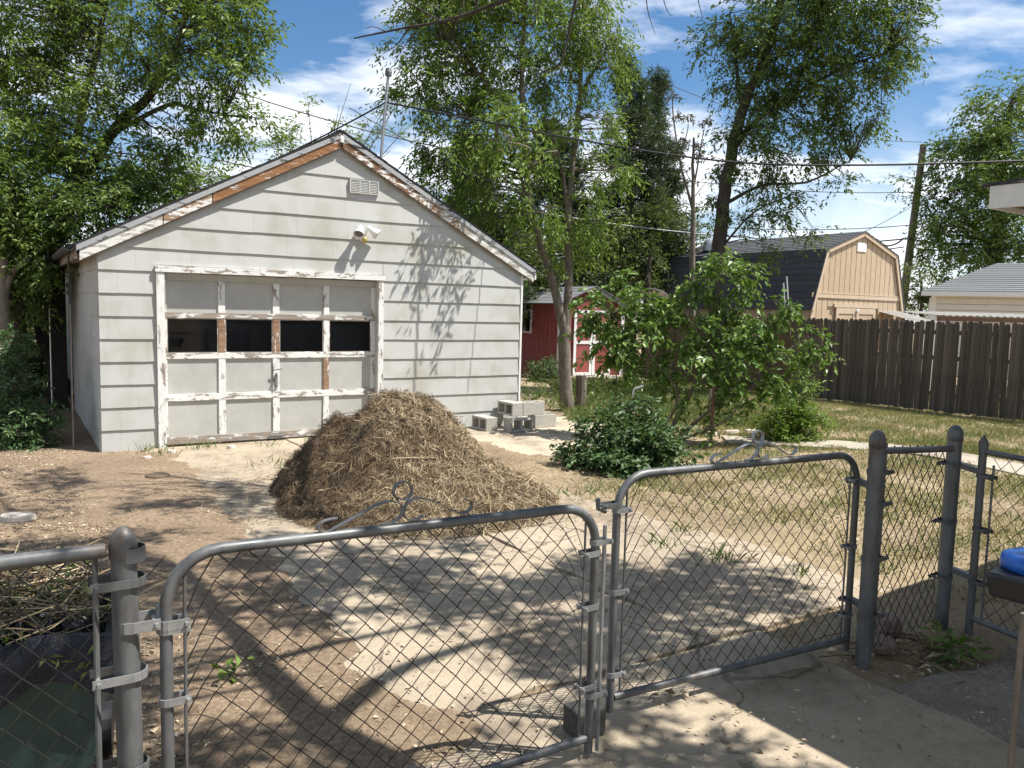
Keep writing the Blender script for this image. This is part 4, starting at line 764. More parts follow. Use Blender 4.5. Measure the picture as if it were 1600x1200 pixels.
tree('leafy_tree', 'dense dark leaved tree filling the shade left of the garage', 'tree', b2, [([b2, *P3((30, 500, 12.3), (50, 430, 12.2), (60, 330, 12)), ], .13, .06), ([b2+A(.6, .5, 0), *P3((66, 540, 12.8), (62, 450, 12.8), (70, 380, 12.6))], .08, .04)],
     [(40, 330, 11.6, 55), (110, 330, 11.6, 42), (160, 320, 11.4, 38), (190, 300, 11.6, 32), (130, 355, 11.3, 26), (20, 400, 11.6, 45), (70, 395, 11.4, 36), (-10, 300, 11.4, 60), (30, 455, 11.8, 40), (225, 285, 11.8, 24), (-90, 330, 12, 90), (-120, 480, 12, 80), (-200, 380, 12.5, 90), (-160, 250, 12, 90), (-100, 580, 12.5, 60)], 'leaf_dark', 'bark_dark', 4.2, 12, .36, .078, .46, .5, grp='leafy trees at the left')  # leftmost clusters are out of view, added to darken the garage side wall
b3 = A(PY(290, 500, 24)[0], 24, 0)
tree('pale_tree', 'pale yellow green tree showing between elm and garage roof', 'tree', b3, [([b3, *P3((290, 400, 24), (290, 300, 24))], .2, .08)], [(270, 270, 24, 38), (320, 290, 24, 36), (360, 275, 24.5, 24), (235, 285, 24, 34), (300, 320, 24, 34)], 'leaf_bright', 'bark_grey', 4.2, 10, .6, .14, .45, .3)
b4 = A(PY(500, 500, 19)[0], 19, 0)
stems = [(PY(500+dx, 330, 19), PY(x, y, 19)) for dx, x, y in ((-10, 452, 215), (-6, 480, 148), (0, 500, 200), (2, 530, 165), (8, 548, 130), (10, 575, 190), (16, 600, 170), (20, 628, 150), (24, 640, 195), (28, 655, 225), (22, 610, 235), (30, 625, 270))]
tree('young_tree', 'sparse young tree with thin upright twigs behind the garage ridge', 'tree', b4, [([b4, PY(505, 330, 19)], .10, .05)] + [([p, (p+q)/2+rng.normal(0, .08, 3), q], .022, .004) for p, q in stems],
     [(452, 205, 19, 16), (440, 235, 19, 22), (482, 170, 19, 10), (478, 235, 19, 18), (530, 185, 19, 10), (560, 215, 19, 16), (585, 195, 19, 14), (604, 180, 19, 10), (545, 235, 19, 14), (620, 215, 19, 8), (500, 235, 19, 12)], 'leaf_elm', 'bark_pale', 5.0, 9, .35, .10, .35, .2)
# forked tree by the garage
b5 = A(.98, 14.05, 0)
tree('forked_tree', 'slender forked tree with pale bark beside the garage right corner', 'tree', b5, [([b5, *P3((884, 600, 14.05), (882, 540, 14.05), (882, 510, 14.05))], .125, .10), (P3((882, 515, 14.05), (868, 460, 14.0), (848, 390, 13.9), (826, 310, 13.8), (822, 230, 13.7), (815, 130, 13.6), (820, 20, 13.6)), .085, .03), (P3((884, 515, 14.05), (889, 440, 14.1), (888, 350, 14.1), (895, 250, 14.1), (905, 150, 14.1), (915, 20, 14.1)), .08, .03), (P3((826, 310, 13.8), (800, 250, 13.5), (740, 190, 13.3)), .035, .012), (P3((888, 340, 14.1), (875, 250, 14), (850, 180, 13.9)), .04, .012), (P3((822, 230, 13.7), (760, 130, 13.4), (700, 70, 13.2)), .035, .01), (P3((905, 150, 14.1), (940, 90, 14), (955, 60, 14)), .03, .01)],
     [(690, 30, 13.2, 60), (640, 60, 13.1, 34), (660, 120, 13.1, 42), (640, 165, 13.0, 28), (720, 110, 13.3, 50), (770, 50, 13.5, 60), (840, 30, 13.7, 60), (910, 40, 14, 50), (950, 90, 14, 34), (945, 40, 14, 34), (700, 190, 13.2, 40), (680, 235, 13.1, 34), (760, 180, 13.5, 50), (830, 120, 13.8, 46), (880, 110, 14.2, 40), (740, 260, 13.4, 44), (690, 290, 13.2, 34), (668, 215, 13, 20), (800, 250, 13.7, 44), (860, 220, 14, 44), (920, 190, 14.2, 40), (940, 260, 14.2, 34), (910, 330, 14.2, 40), (840, 320, 13.6, 36), (775, 320, 13.5, 34), (720, 340, 13.4, 28), (790, 380, 13.7, 24), (880, 400, 14.2, 30), (945, 350, 14.2, 26), (790, -40, 13.6, 70), (900, -30, 14, 60), (700, -30, 13.3, 60), (790, 200, 11.43, 22), (815, 178, 11.5, 18), (768, 215, 11.35, 14), (838, 240, 11.6, 12)],
     'leaf_bright', 'bark_pale', 3.1, 12, .42, .095, .32, .8)
# right central tree
b6 = A(PY(1120, 600, 17.6)[0], 17.6, 0)
tree('tall_tree', 'tall dark green tree leaning over the tan barn roof', 'tree', b6, [([b6, *P3((1120, 500, 17.6), (1124, 400, 17.6), (1130, 320, 17.5), (1142, 240, 17.4), (1166, 160, 17.2), (1200, 70, 17), (1225, -20, 16.8))], .19, .07), (P3((1142, 240, 17.4), (1180, 190, 17.2), (1240, 150, 17), (1310, 110, 16.8), (1390, 80, 16.6)), .07, .015), (P3((1160, 180, 17.2), (1150, 100, 17.1), (1140, 20, 17)), .05, .015), (P3((1130, 320, 17.5), (1190, 290, 17.2), (1260, 285, 17), (1330, 250, 16.8)), .045, .01), (P3((1124, 390, 17.6), (1180, 330, 17), (1250, 300, 17)), .03, .008), (P3((1240, 150, 17), (1270, 60, 16.8), (1290, -20, 16.8)), .05, .015)],
     [(1150, 30, 17, 45), (1120, 60, 17, 28), (1190, 70, 17, 50), (1250, 20, 16.8, 60), (1320, 30, 16.8, 62), (1380, 50, 16.6, 50), (1410, 20, 16.6, 36), (1425, 62, 16.6, 22), (1290, 90, 17, 56), (1350, 110, 16.7, 48), (1390, 100, 16.6, 28), (1230, 120, 17.2, 52), (1180, 140, 17.3, 40), (1150, 120, 17.3, 30), (1270, 160, 17, 48), (1330, 165, 16.8, 40), (1360, 180, 16.8, 22), (1210, 190, 17.2, 44), (1150, 200, 17.4, 32), (1265, 220, 17, 38), (1180, 250, 17.3, 36), (1120, 250, 17.4, 20), (1225, 260, 17.1, 30), (1300, 245, 16.9, 22), (1130, 300, 17.4, 20), (1200, 310, 17.2, 26), (1150, 350, 17.3, 24), (1250, 300, 17, 18), (1215, 350, 17.1, 20), (1260, 350, 17, 14), (1180, 385, 17.2, 20), (1320, 285, 16.8, 14), (1105, 340, 17.5, 12), (1330, -40, 16.7, 70), (1220, -50, 16.8, 70)],
     'leaf_dark', 'bark_dark', 3.3, 12, .46, .105, .36, .6)
b7 = A(PY(1560, 520, 34)[0], 34, 0)
tree('broad_tree', 'broad dark tree at the right edge behind the cream house', 'tree', b7, [([b7, *P3((1556, 400, 34), (1565, 260, 34), (1580, 160, 34))], .35, .1), (P3((1556, 400, 34), (1500, 330, 34), (1460, 310, 34)), .12, .03)],
     [(1590, 150, 34, 46), (1550, 185, 34, 40), (1510, 215, 34, 34), (1560, 250, 33, 55), (1490, 260, 34, 34), (1600, 230, 33, 60), (1520, 300, 33, 48), (1460, 295, 34, 26), (1425, 290, 34, 12), (1480, 340, 33, 34), (1570, 330, 33, 60), (1530, 380, 33, 46), (1470, 385, 33.5, 28), (1620, 330, 33, 60), (1590, 400, 33, 46), (1500, 420, 33, 28), (1450, 360, 34, 14)], 'leaf_dark', 'bark_dark', 5.2, 10, .8, .19, .42, .5)
b8 = A(PY(1440, 520, 31)[0], 31, 0)
tree('small_tree', 'small light green tree between the barn and the cream house', 'tree', b8, [([b8, *P3((1440, 460, 31), (1436, 420, 31))], .08, .03)], [(1432, 420, 31, 18), (1446, 450, 31, 22), (1425, 455, 31, 16), (1440, 480, 31, 18)], 'leaf_olive', 'bark_grey', 7, 10, .5, .13, .4, .3)
# conifers
def pine(label, x, ytop, ybase, Yd, wpx, n):
    base = A(PY(x, ybase, Yd)[0], Yd, 0); top = PY(x, ytop, Yd); root = thing('pine_tree', label, 'pine tree', tuple(base), group='pine trees behind the sheds'); H = top[2]; R0 = wpx*Yd/FPX
    tr = MB().tube([base, base*.5+top*.5, top], [.22, .13, .02], 8); lm = MB()
    for k in range(n):
        f = k/n; z = H*(.25+.75*f); prof_ = (1-f)**.75*R0*(.6+.55*rng.random())+.12; a = rng.uniform(0, 2*math.pi); d = A(math.cos(a), math.sin(a), .0)
        s0 = base*(1-z/H)+top*(z/H); e = s0+d*prof_+A(0, 0, prof_*rng.uniform(-.25, .35)); tr.tube([s0, (s0+e)/2-A(0, 0, .05*prof_), e], [.03, .02, .008], 4, False)
        kk = max(5, int(prof_*11)); t = rng.uniform(.25, 1.03, kk)[:, None]; C = s0*(1-t)+e*t+rng.normal(0, .07+.05*prof_, (kk, 3))
        nn = 30; dirs = unit(rng.normal(0, 1, (kk*nn, 3))+np.repeat(unit(e-s0)[None], kk*nn, 0)*.9+A(0, 0, .35)); P = np.repeat(C, nn, 0)+rng.normal(0, .07, (kk*nn, 3))
        V, F = leaf_quads(P, dirs, rng.normal(0, 1, (kk*nn, 3)), rng.uniform(.14, .28, kk*nn), np.full(kk*nn, .03), .0); lm.add(V, F, np.repeat(np.clip(np.repeat(rng.normal(.4, .2, kk), nn)+rng.normal(0, .12, kk*nn), 0, 1), 2))
    tr.build('trunk', MT['bark_dark'], root, off=base, smooth=True); lm.build('crown', MT['needle_pine'], root, off=base)
pine('tallest dark pine directly behind the forked tree', 985, 92, 560, 25, 95, 110); pine('pine with narrow bluish top right of the tallest pine', 1030, 112, 560, 27, 60, 80); pine('bushy dark pine behind the garage right roof slope', 735, 215, 560, 21, 95, 100); pine('broad dark pine hidden behind the red shed', 860, 190, 560, 26, 110, 110)
# bushy trees massed behind the red shed
for k, (lab, x, Yd, leaf, cl) in enumerate((('olive juniper tree massed behind the red shed roof', 850, 23.5, 'leaf_olive', [(800, 400, 23, 40), (850, 400, 23, 42), (830, 440, 22.8, 30), (780, 440, 23, 28), (870, 440, 23, 26)]), ('olive bushy tree right of the red shed', 960, 24, 'leaf_olive', [(930, 390, 23.5, 44), (980, 400, 23.5, 44), (950, 430, 23.2, 34), (1000, 440, 23.4, 30), (910, 430, 23.2, 26), (1000, 360, 24, 36)]), ('grey green bushy tree left of the tall tree trunk', 1060, 25, 'leaf_olive', [(1040, 370, 24.5, 40), (1075, 340, 24.5, 34), (1050, 420, 24.2, 36), (1080, 390, 24.3, 28), (1030, 330, 25, 30)]), ('dark thicket tree low between the sheds', 1010, 22.6, 'leaf_dark', [(960, 500, 22.4, 28), (1000, 520, 22.4, 32), (1040, 530, 22, 30), (985, 555, 22.2, 24), (1030, 570, 21.8, 24)]))):
    bb = A(PY(x, 560, Yd)[0], Yd, 0); tree('bushy_tree', lab, 'tree', bb, [([bb, PY(x, 470, Yd), PY(x+6, 400, Yd)], .14, .05)], cl, leaf, 'bark_dark', 5.5, 10, .5, .12, .36, .25, 'bushy trees behind the sheds')
# dead tree with brown pods
bd = A(PY(1083, 560, 22)[0], 22, 0); root = thing('bare_tree', 'bare grey tree with clusters of brown seed pods beside the pines', 'tree', tuple(bd)); lim = [([bd, *P3((1082, 400, 22), (1083, 300, 22), (1084, 215, 22))], .10, .03), (P3((1083, 330, 22), (1062, 250, 22), (1052, 180, 22), (1050, 135, 22)), .04, .008), (P3((1083, 300, 22), (1095, 230, 22), (1102, 190, 22)), .03, .006), (P3((1062, 250, 22), (1075, 200, 22), (1072, 180, 22)), .02, .005)] + [(P3((1083, y, 22), (1083+dx, y-38, 22)), .015, .004) for y, dx in ((400, 30), (380, -26), (360, 24), (350, -30), (310, 30), (290, -20))]
grow(root, bd, lim, 'bark_pale'); lm = MB()
for (x, y, r) in ((1050, 150, 9), (1053, 180, 8), (1075, 185, 9), (1100, 190, 8), (1090, 225, 7), (1072, 215, 6), (1095, 240, 6), (1060, 240, 6)): C = blob(PY(x, y, 22), (r*22/FPX,)*3, 14); sprays(lm, C, 7, .16, .09, .4, .6)
lm.build('seed_pods', MT['pod_brown'], root, off=bd, kind='stuff')
# rest of the neighbourhood: low hedge mass closing the far side of the lots
C = np.concatenate([blob(A(x, y, z), (2.6, 1.6, 1.6), 80) for x, y, z in [(-14, 22, 2), (-11, 24, 2.2), (-8, 25, 2), (-5, 27, 2.2), (-1, 29, 2.4), (3, 31, 2.6), (-16, 17, 2), (-13, 14, 1.6), (8, 33, 2.4), (22, 40, 2.4), (27, 38, 2.6)]]); m = MB(); sprays(m, C, 12, .8, .22, .4, .4); tag(m.build('far_hedge', MT['leaf_dark']), 'far low mass of dark hedges closing the lots behind', 'hedge', kind='stuff')

# ------------------------------------------------------------------ overhanging tree (stands at the right of the viewpoint)
tb = A(1.75, -1.6, 0); ot = thing('overhanging_tree', 'tree overhead whose bare dark branches hang at the top edge', 'tree', tuple(tb))
def lift(gx, gy, z): return A(gx, gy, 0)+SD*z/SD[2]
ol = [([tb, tb+A(.05, .1, 1.6), tb+A(.2, .5, 3.0)], .22, .16), ([tb+A(.2, .5, 3.0), A(2.4, .3, 3.9), lift(-.2, 2.6, 4.5), lift(-.75, 3.15, 4.7), lift(-1.2, 3.75, 4.9), lift(-1.6, 4.35, 5.1), lift(-2.1, 5.1, 5.4)], .15, .035), ([lift(-.75, 3.15, 4.7), lift(-.5, 3.75, 4.9), lift(.1, 4.25, 5.0), lift(.9, 4.7, 5.1)], .06, .015), ([lift(-1.2, 3.75, 4.9), lift(-.7, 4.15, 5.0), lift(0, 4.5, 5.1)], .04, .012), ([lift(-1.6, 4.35, 5.1), lift(-1.0, 5.2, 5.2), PY(900, -40, 7.2)], .05, .03),
      (P3((900, -40, 7.2), (760, 12, 7.4), (690, 34, 7.5), (620, 46, 7.6), (553, 60, 7.7)), .022, .006), (P3((640, 42, 7.6), (620, 70, 7.6), (598, 84, 7.6)), .008, .003), (P3((690, 34, 7.5), (640, 5, 7.5), (600, -15, 7.5)), .009, .004), (P3((604, 50, 7.6), (585, 42, 7.6), (572, 44, 7.6)), .005, .002), (P3((660, 38, 7.55), (630, 75, 7.6), (616, 98, 7.6)), .006, .002),
      (P3((915, -40, 7.3), (900, 0, 7.3), (886, 62, 7.4), (876, 98, 7.4), (850, 112, 7.5), (831, 124, 7.5)), .014, .004), (P3((876, 98, 7.4), (880, 125, 7.4)), .004, .002), (P3((1008, -30, 7), (1012, 15, 7), (1024, 55, 7)), .006, .002), (P3((1030, -30, 7), (1040, 10, 7), (1048, 25, 7)), .005, .002), (P3((1085, -30, 7), (1092, 5, 7), (1098, 28, 7)), .006, .002), (P3((730, -30, 7.5), (720, 20, 7.4), (700, 60, 7.4)), .006, .002), (P3((830, -30, 7.5), (838, 20, 7.4), (822, 62, 7.4)), .006, .002)]
grow(ot, tb, ol, 'bark_dark'); lm, tm = MB(), MB(); tg = []
for gx, gy, z, r, n in [(-1.7, 5.0, 5.3, .5, 40), (-2.3, 4.6, 5.2, .5, 40), (-1.1, 5.1, 5.2, .35, 26), (-.4, 4.7, 5.1, .32, 20), (.3, 4.95, 5.2, .36, 26), (.85, 5.0, 5.3, .35, 26), (1.3, 5.35, 5.5, .3, 20), (-.6, 5.6, 5.5, .36, 22), (-1.9, 3.6, 5.0, .35, 24), (-2.9, 5.6, 5.8, .45, 26), (.55, 4.15, 5.0, .36, 40), (.95, 4.0, 4.9, .22, 14), (.15, 3.95, 4.9, .2, 12), (.75, 2.95, 4.7, .22, 12), (-.6, 2.6, 4.6, .4, 34), (-1.4, 2.9, 4.9, .4, 28), (-3.2, 4.3, 5.6, .5, 36), (-2.6, 3.6, 5.2, .5, 40), (-3.6, 5.2, 5.9, .5, 30), (-2.2, 6.7, 6.3, .35, 16), (-3.2, 7.0, 6.6, .4, 16), (.1, 2.7, 4.6, .3, 26), (-4.6, 7.6, 7.2, .6, 26), (-2.0, 2.9, 5, .5, 40), (-2.6, 4.0, 5.2, .5, 44), (-1.5, 5.6, 5.6, .4, 30), (.5, 5.2, 5.3, .3, 18), (1.0, 4.6, 5.0, .3, 18), (-2.9, 4.9, 5.6, .5, 34), (1.6, 4.95, 5.2, .25, 14), (.3, 3.5, 4.8, .25, 18), (-4.2, 6.4, 6.4, .5, 24), (-2.5, 7.4, 6.6, .3, 20), (-.6, 5.0, 5.2, .35, 24), (0, 4.9, 5.2, .3, 18), (-.2, 4.35, 5, .22, 12), (1.2, 4.9, 5.2, .28, 18), (1.6, 5.3, 5.5, .25, 14), (.75, 4.45, 5, .25, 16), (-1.1, 4.6, 5.1, .3, 18), (.55, 2.75, 4.6, .22, 14), (.9, 2.95, 4.7, .16, 10), (1.05, 2.7, 4.7, .2, 14), (.35, 2.95, 4.6, .16, 8)]:
    C = blob(lift(gx, gy, z), (r*1.1, r*1.1, r*.9), int(n*2.3)); sprays(lm, C, 10, .28, .09, .45, .4, tm); tg += list(C[::7])
for k in range(60):                   # unseen extra crown over and behind the viewpoint, added to block sky light
    c = A(rng.uniform(-4.5, 4.5), rng.uniform(-7, 1.2), rng.uniform(4.6, 7.5)); C = blob(c, (.9, .9, .7), 40); sprays(lm, C, 10, .4, .13, .45, .4); tg += list(C[::20])
twigs(tm, ol[:6], tg, .007); lm.build('crown', MT['leaf_elm'], ot, off=tb); tm.build('twigs', MT['bark_dark'], ot, off=tb)

# ------------------------------------------------------------------ shrubs and plants
def shrub(name, label, cat, base, stems, clusters, leaf, bark, dens, per, slen, L, w, droop, grp=None, flat=.85, twr=.006):
    return tree(name, label, cat, base, stems, clusters, leaf, bark, dens, per, slen, L, w, droop, grp, 1., twr, flat)
sb = A(2.05, 10.75, 0)
shrub('lilac_shrub', 'large airy shrub with thin stems and bright heart shaped leaves', 'shrub', sb, [([sb+A(dx, dy, 0), *P3(*q)], r, .006) for dx, dy, r, q in ((0, 0, .024, ((1080, 610, 10.8), (1115, 540, 10.8), (1150, 450, 10.9))), (.05, .1, .02, ((1085, 600, 11), (1092, 500, 11.1), (1085, 430, 11.2))), (-.1, .1, .018, ((1060, 620, 10.7), (1020, 560, 10.8), (990, 500, 10.8))), (.1, -.05, .022, ((1110, 640, 10.6), (1180, 590, 10.7), (1240, 540, 10.8))), (-.5, .3, .016, ((990, 600, 11), (985, 540, 11), (950, 480, 11))), (-.9, .5, .014, ((965, 600, 11.4), (930, 520, 11.4))), (.15, 0, .016, ((1130, 620, 10.7), (1170, 560, 10.8), (1200, 490, 10.9))), (.05, -.1, .016, ((1120, 665, 10.4), (1150, 640, 10.4), (1170, 610, 10.5))))],
      [(1130, 440, 10.9, 40), (1165, 430, 11, 26), (1100, 420, 11.1, 22), (1185, 475, 10.8, 36), (1150, 500, 10.8, 42), (1090, 490, 11, 36), (1050, 520, 10.9, 36), (1205, 515, 10.8, 24), (1170, 550, 10.7, 40), (1120, 560, 10.8, 40), (1070, 560, 10.8, 36), (1210, 570, 10.7, 34), (1180, 605, 10.6, 30), (1140, 600, 10.7, 26), (1245, 545, 10.8, 20), (1275, 545, 10.8, 14), (1245, 590, 10.8, 13), (1265, 520, 10.8, 10), (1010, 480, 10.9, 30), (1000, 530, 10.9, 38), (970, 500, 11.1, 38), (940, 480, 11.2, 32), (915, 470, 11.3, 20), (950, 530, 11.1, 30), (920, 520, 11.2, 22), (985, 450, 11.1, 24), (1020, 570, 10.9, 30), (975, 575, 11, 24), (945, 600, 11.1, 15), (1050, 460, 11.2, 16), (1085, 620, 10.8, 18), (1115, 655, 10.5, 18), (1185, 630, 10.5, 10), (1040, 610, 10.8, 14)],
      'leaf_lilac', 'bark_grey', 1.75, 9, .24, .10, .55, .75)
sb2 = A(1.35, 8.95, 0)
shrub('low_shrub', 'low dark green mounded shrub at the edge of the concrete', 'shrub', sb2, [([sb2, PY(985, 690, 8.95)], .02, .008)], [(985, 660, 9.1, 42), (950, 680, 9, 42), (1020, 680, 9, 40), (915, 705, 9, 34), (985, 705, 8.7, 44), (1045, 705, 8.9, 30), (1075, 715, 8.9, 16), (935, 725, 8.7, 32), (1010, 728, 8.6, 34), (970, 735, 8.6, 26), (895, 712, 9, 20), (1000, 645, 9.2, 26)], 'leaf_vinca', 'bark_dark', 4.0, 9, .17, .074, .5, .35, flat=.75)
sb3 = A(4.05, 11.4, 0)
shrub('round_bush', 'small rounded light green bush beside the garden path', 'bush', sb3, [([sb3, PY(1235, 650, 11.4)], .015, .005)] + [([sb3, PY(x, 620, 11.4), PY(x+dx, y, 11.4)], .006, .002) for x, dx, y in ((1240, 8, 560), (1256, 8, 570), (1262, 10, 600), (1250, -2, 590))], [(1220, 655, 11.4, 30), (1255, 655, 11.4, 28), (1235, 640, 11.4, 26), (1205, 668, 11.3, 22), (1268, 668, 11.3, 22), (1235, 675, 11.2, 28), (1248, 610, 11.4, 14), (1262, 600, 11.4, 8), (1245, 580, 11.4, 8)], 'leaf_bright', 'bark_grey', 8, 9, .17, .062, .42, .0)
sb4 = A(-5.75, 9.55, 0)
shrub('left_bush', 'leafy bush in half shade at the left edge by the garage', 'bush', sb4, [([sb4, PY(30, 640, 9.6)], .02, .006)], [(20, 600, 9.7, 30), (10, 640, 9.5, 32), (50, 650, 9.5, 28), (75, 658, 9.4, 16), (30, 675, 9.3, 26), (-20, 660, 9.4, 40), (10, 560, 9.8, 24), (55, 685, 9.3, 14), (20, 535, 9.9, 22)], 'leaf_vinca', 'bark_grey', 6.5, 9, .2, .068, .45, .3)
sb5 = A(-.05, 19.9, 0)
shrub('shed_bush', 'small bush growing at the foot of the red shed wall', 'bush', sb5, [([sb5, PY(848, 575, 19.9)], .015, .006)], [(845, 570, 19.9, 16), (858, 580, 19.8, 14), (835, 582, 19.8, 12), (850, 590, 19.7, 12)], 'leaf_vinca', 'bark_grey', 16, 8, .22, .09, .4, .3)
# weeds round the forked tree
m = MB()
for x, y, Yd, r in [(830, 610, 16, 24), (860, 605, 16.3, 24), (820, 630, 14.6, 16), (850, 630, 14.8, 18), (920, 605, 16, 22), (950, 615, 15.5, 20), (905, 630, 14.8, 14), (930, 635, 14.2, 16), (980, 615, 15.5, 22), (1010, 600, 17, 22), (1040, 590, 18, 18), (870, 640, 14.3, 12), (1060, 620, 14.5, 14)]: C = blob(PY(x, y, Yd), (r*Yd/FPX*1.3, .8, r*Yd/FPX), int(r*2.2)); C[:, 2] = np.abs(C[:, 2]); sprays(m, C, 9, .26, .07, .28, -.5)
tag(m.build('tall_weeds', MT['leaf_olive']), 'tall weeds growing round the forked tree and shed', 'weeds', kind='stuff')
wd_ = A(-1.30, 3.62, .0); m = MB(); sprays(m, wd_+A(0, 0, .02)+rng.normal(0, .02, (7, 3))*A(1, 1, .3), 4, .07, .06, .6, -.5); tag(m.build('seedling', MT['leaf_bright']), 'small green seedling in the dirt behind the left gate', 'seedling')
m = MB(); C = A(2.33, 4.05, .03)+rng.normal(0, .07, (16, 3))*A(1.2, .8, .25); C[:, 2] = np.abs(C[:, 2]); sprays(m, C, 5, .10, .07, .4, -.2); tag(m.build('dock_weed', MT['leaf_dark']), 'broad leaved weed in the shade at the post foot', 'weed', kind='stuff')
# clippings heaped in the bin
m = MB(); C = bx+A(0, 0, .72)+rng.normal(0, 1, (170, 3))*A(.17, .15, .045); C = C[:70]; sprays(m, C, 6, .11, .04, .38, .2)
tag(m.build('leaf_clippings', MT['leaf_olive']), 'wilted leaf clippings heaped on top of the garden bin', 'clippings', kind='stuff')
m = MB()
for k in range(260): p = bx+A(0, 0, .72+.06*random.random())+rng.normal(0, 1, 3)*A(.19, .17, .02); d = unit(rng.normal(0, 1, 3)*A(1, 1, .35)); m.tube(smooth_line([p-d*.12, p+rng.normal(0, .015, 3), p+d*.15], 2), .0022, 4, False, tint=random.random())
tag(m.build('dry_stalks', MT['straw_strand']), 'dry stalks and twigs sticking out of the garden bin', 'stalks', kind='stuff')
sb7 = A(-8.6, 14.6, 0)
shrub('dark_thicket', 'dark shaded thicket of undergrowth along the garage left side', 'thicket', sb7, [([sb7, sb7+A(.1, 0, 1.2)], .03, .01)], [(20, 560, 15, 40), (50, 600, 14.6, 32), (70, 560, 15.5, 30), (40, 500, 15.5, 40), (75, 500, 16, 28), (0, 600, 14, 40), (80, 610, 15.2, 18), (60, 450, 16.5, 34), (-30, 540, 14, 50), (95, 560, 18, 26)], 'leaf_dark', 'bark_dark', 6, 10, .4, .10, .42, .3)
# trunk stubs, posts and boards at the left
sb6 = A(PY(10, 600, 11.2)[0], 11.2, 0); t6 = thing('pruned_trunk', 'pruned grey trunk with one cut limb at the left edge', 'tree trunk', tuple(sb6)); MB().tube(smooth_line([sb6, PY(8, 500, 11.2), PY(6, 402, 11.2)]), np.linspace(.075, .055, 9), 9).build('trunk', MT['bark_pale'], t6, off=sb6, smooth=True); MB().tube(smooth_line(P3((8, 455, 11.2), (18, 430, 11.2), (30, 415, 11.2), (44, 406, 11.1))), np.linspace(.045, .035, 13), 9).build('cut_limb', MT['bark_pale'], t6, off=sb6, smooth=True)
p, q = PY(-5, 530, 10.8), G(92, 640); q = A(q[0]+.1, 11.2, .02); tag(MB().bar(p, q, .035, .09).build('leaning_plank', MT['wood_grey']), 'grey plank leaning in the shade beside the garage', 'plank')
tag(MB().bar(A(PY(2, 640, 10.6)[0], 10.6, 0), PY(2, 540, 10.6), .10, .03).build('stake', MT['wood_grey']), 'pale wooden stake standing at the left edge', 'stake')
bq = PY(97, 640, 12.6); pl = thing('board_panel', 'tall dark board with reddish lit top beside the garage gutter', 'board', (bq[0], 12.6, 0), GYAW); MB().box2((-.11, 0, 0), (.09, .06, 2.86)).build('board', MT['wood_dark'], pl); MB().prism([(-.112, 2.86), (-.112, 2.46), (.07, 2.86)], -.02, -.001).build('cap_piece', MT['wood_red'], pl); MB().tube([(-.135, 0, 0), (-.135, 0, 2.95)], .012, 6).build('conduit', MT['silver'], pl)
dsx = GL(-.28, .15); ds = thing('downspout', 'thin dark downspout hanging from the garage left gutter', 'downspout', tuple(dsx)); MB().tube([dsx+A(0, 0, .05), dsx+A(0, 0, 2.2), dsx+A(.02, 0, 2.30)], .011, 8).build('pipe', MT['bark_dark'], ds, off=dsx)
# stump, posts in the yard
st_ = A(1.22, 14.2, 0); tag(MB().tube([st_, st_+A(.01, 0, .32), st_+A(0, 0, .62)], [.11, .095, .10], 10).build('stump', MT['bark_grey']), 'short brown stump close beside the forked tree foot', 'stump')
wp = A(PY(1112, 640, 13.2)[0], 13.2, 0); tag(MB().box2((wp[0]-.05, 13.15, 0), (wp[0]+.05, 13.25, .56)).build('wooden_post', MT['wood_grey']), 'short wooden post standing behind the lilac shrub', 'post')
wp = A(2.64, 10.5, 0); tag(MB().tube([wp, wp+A(0, 0, .82)], .018, 8).build('iron_stake', MT['rust_pipe']), 'thin rusty iron stake in bare soil right of lilac shrub', 'stake')
wp = A(PY(988, 660, 9.9)[0], 9.9, 0); tag(MB().tube(smooth_line([wp, wp+A(-.01, 0, .5), wp+A(.0, 0, .78), wp+A(.06, 0, .83), wp+A(.12, 0, .85)]), .013, 7).build('bent_pipe', MT['silver']), 'pale bent pipe rising from the low shrub', 'pipe')
# edging stones
for k, (x, y) in enumerate(((2.9, 11.55), (3.25, 11.75), (3.6, 11.9))): stone('edging_stone', (x, y, 0), (.34, .12, .06), .45, 'stone_pale', ('leftmost pale edging stone between lilac shrub and round bush', 'middle pale edging stone between lilac shrub and round bush', 'rightmost pale edging stone touching the round bush')[k], 'stone')

# ------------------------------------------------------------------ straw heap
def heap_h(x, y):
    r1 = np.sqrt(((x+1.02)/1.0)**2+((y-7.8)/1.2)**2); h = .84*np.maximum(0, 1-r1**2.0)**1.15
    r2 = np.sqrt(((x+1.66)/.62)**2+((y-7.7)/.85)**2); h = np.maximum(h, .62*np.maximum(0, 1-r2**1.6)); r3 = np.sqrt(((x+.60)/.98)**2+((y-7.4)/1.15)**2); h = np.maximum(h, .44*np.maximum(0, 1-r3)**.9)
    r4 = np.sqrt(((x+.80)/1.28)**2+((y-7.2)/1.3)**2); h = np.maximum(h, .30*np.maximum(0, 1-r4)**.9)
    return h*(1+.05*np.sin(3.1*x+1.2*y+2.2)+.03*np.sin(6*x+3*y)+.05*np.sin(9*y-5*x)+.07*np.sin(17*x+4*y)*np.cos(13*y)) + np.where(h > .02, .030*np.sin(23*x+9*np.sin(5*y))*np.sin(19*y+7*np.sin(6*x))+.035*np.sin(11*x+4*np.sin(7*y)+1)*np.sin(9*y+3*np.sin(5*x)), 0)
hp_ = A(-.9, 7.7, 0); hroot = thing('straw_heap', 'large heap of dry straw and yard clippings, left side coloured darker for damp and shade', 'heap', tuple(hp_))
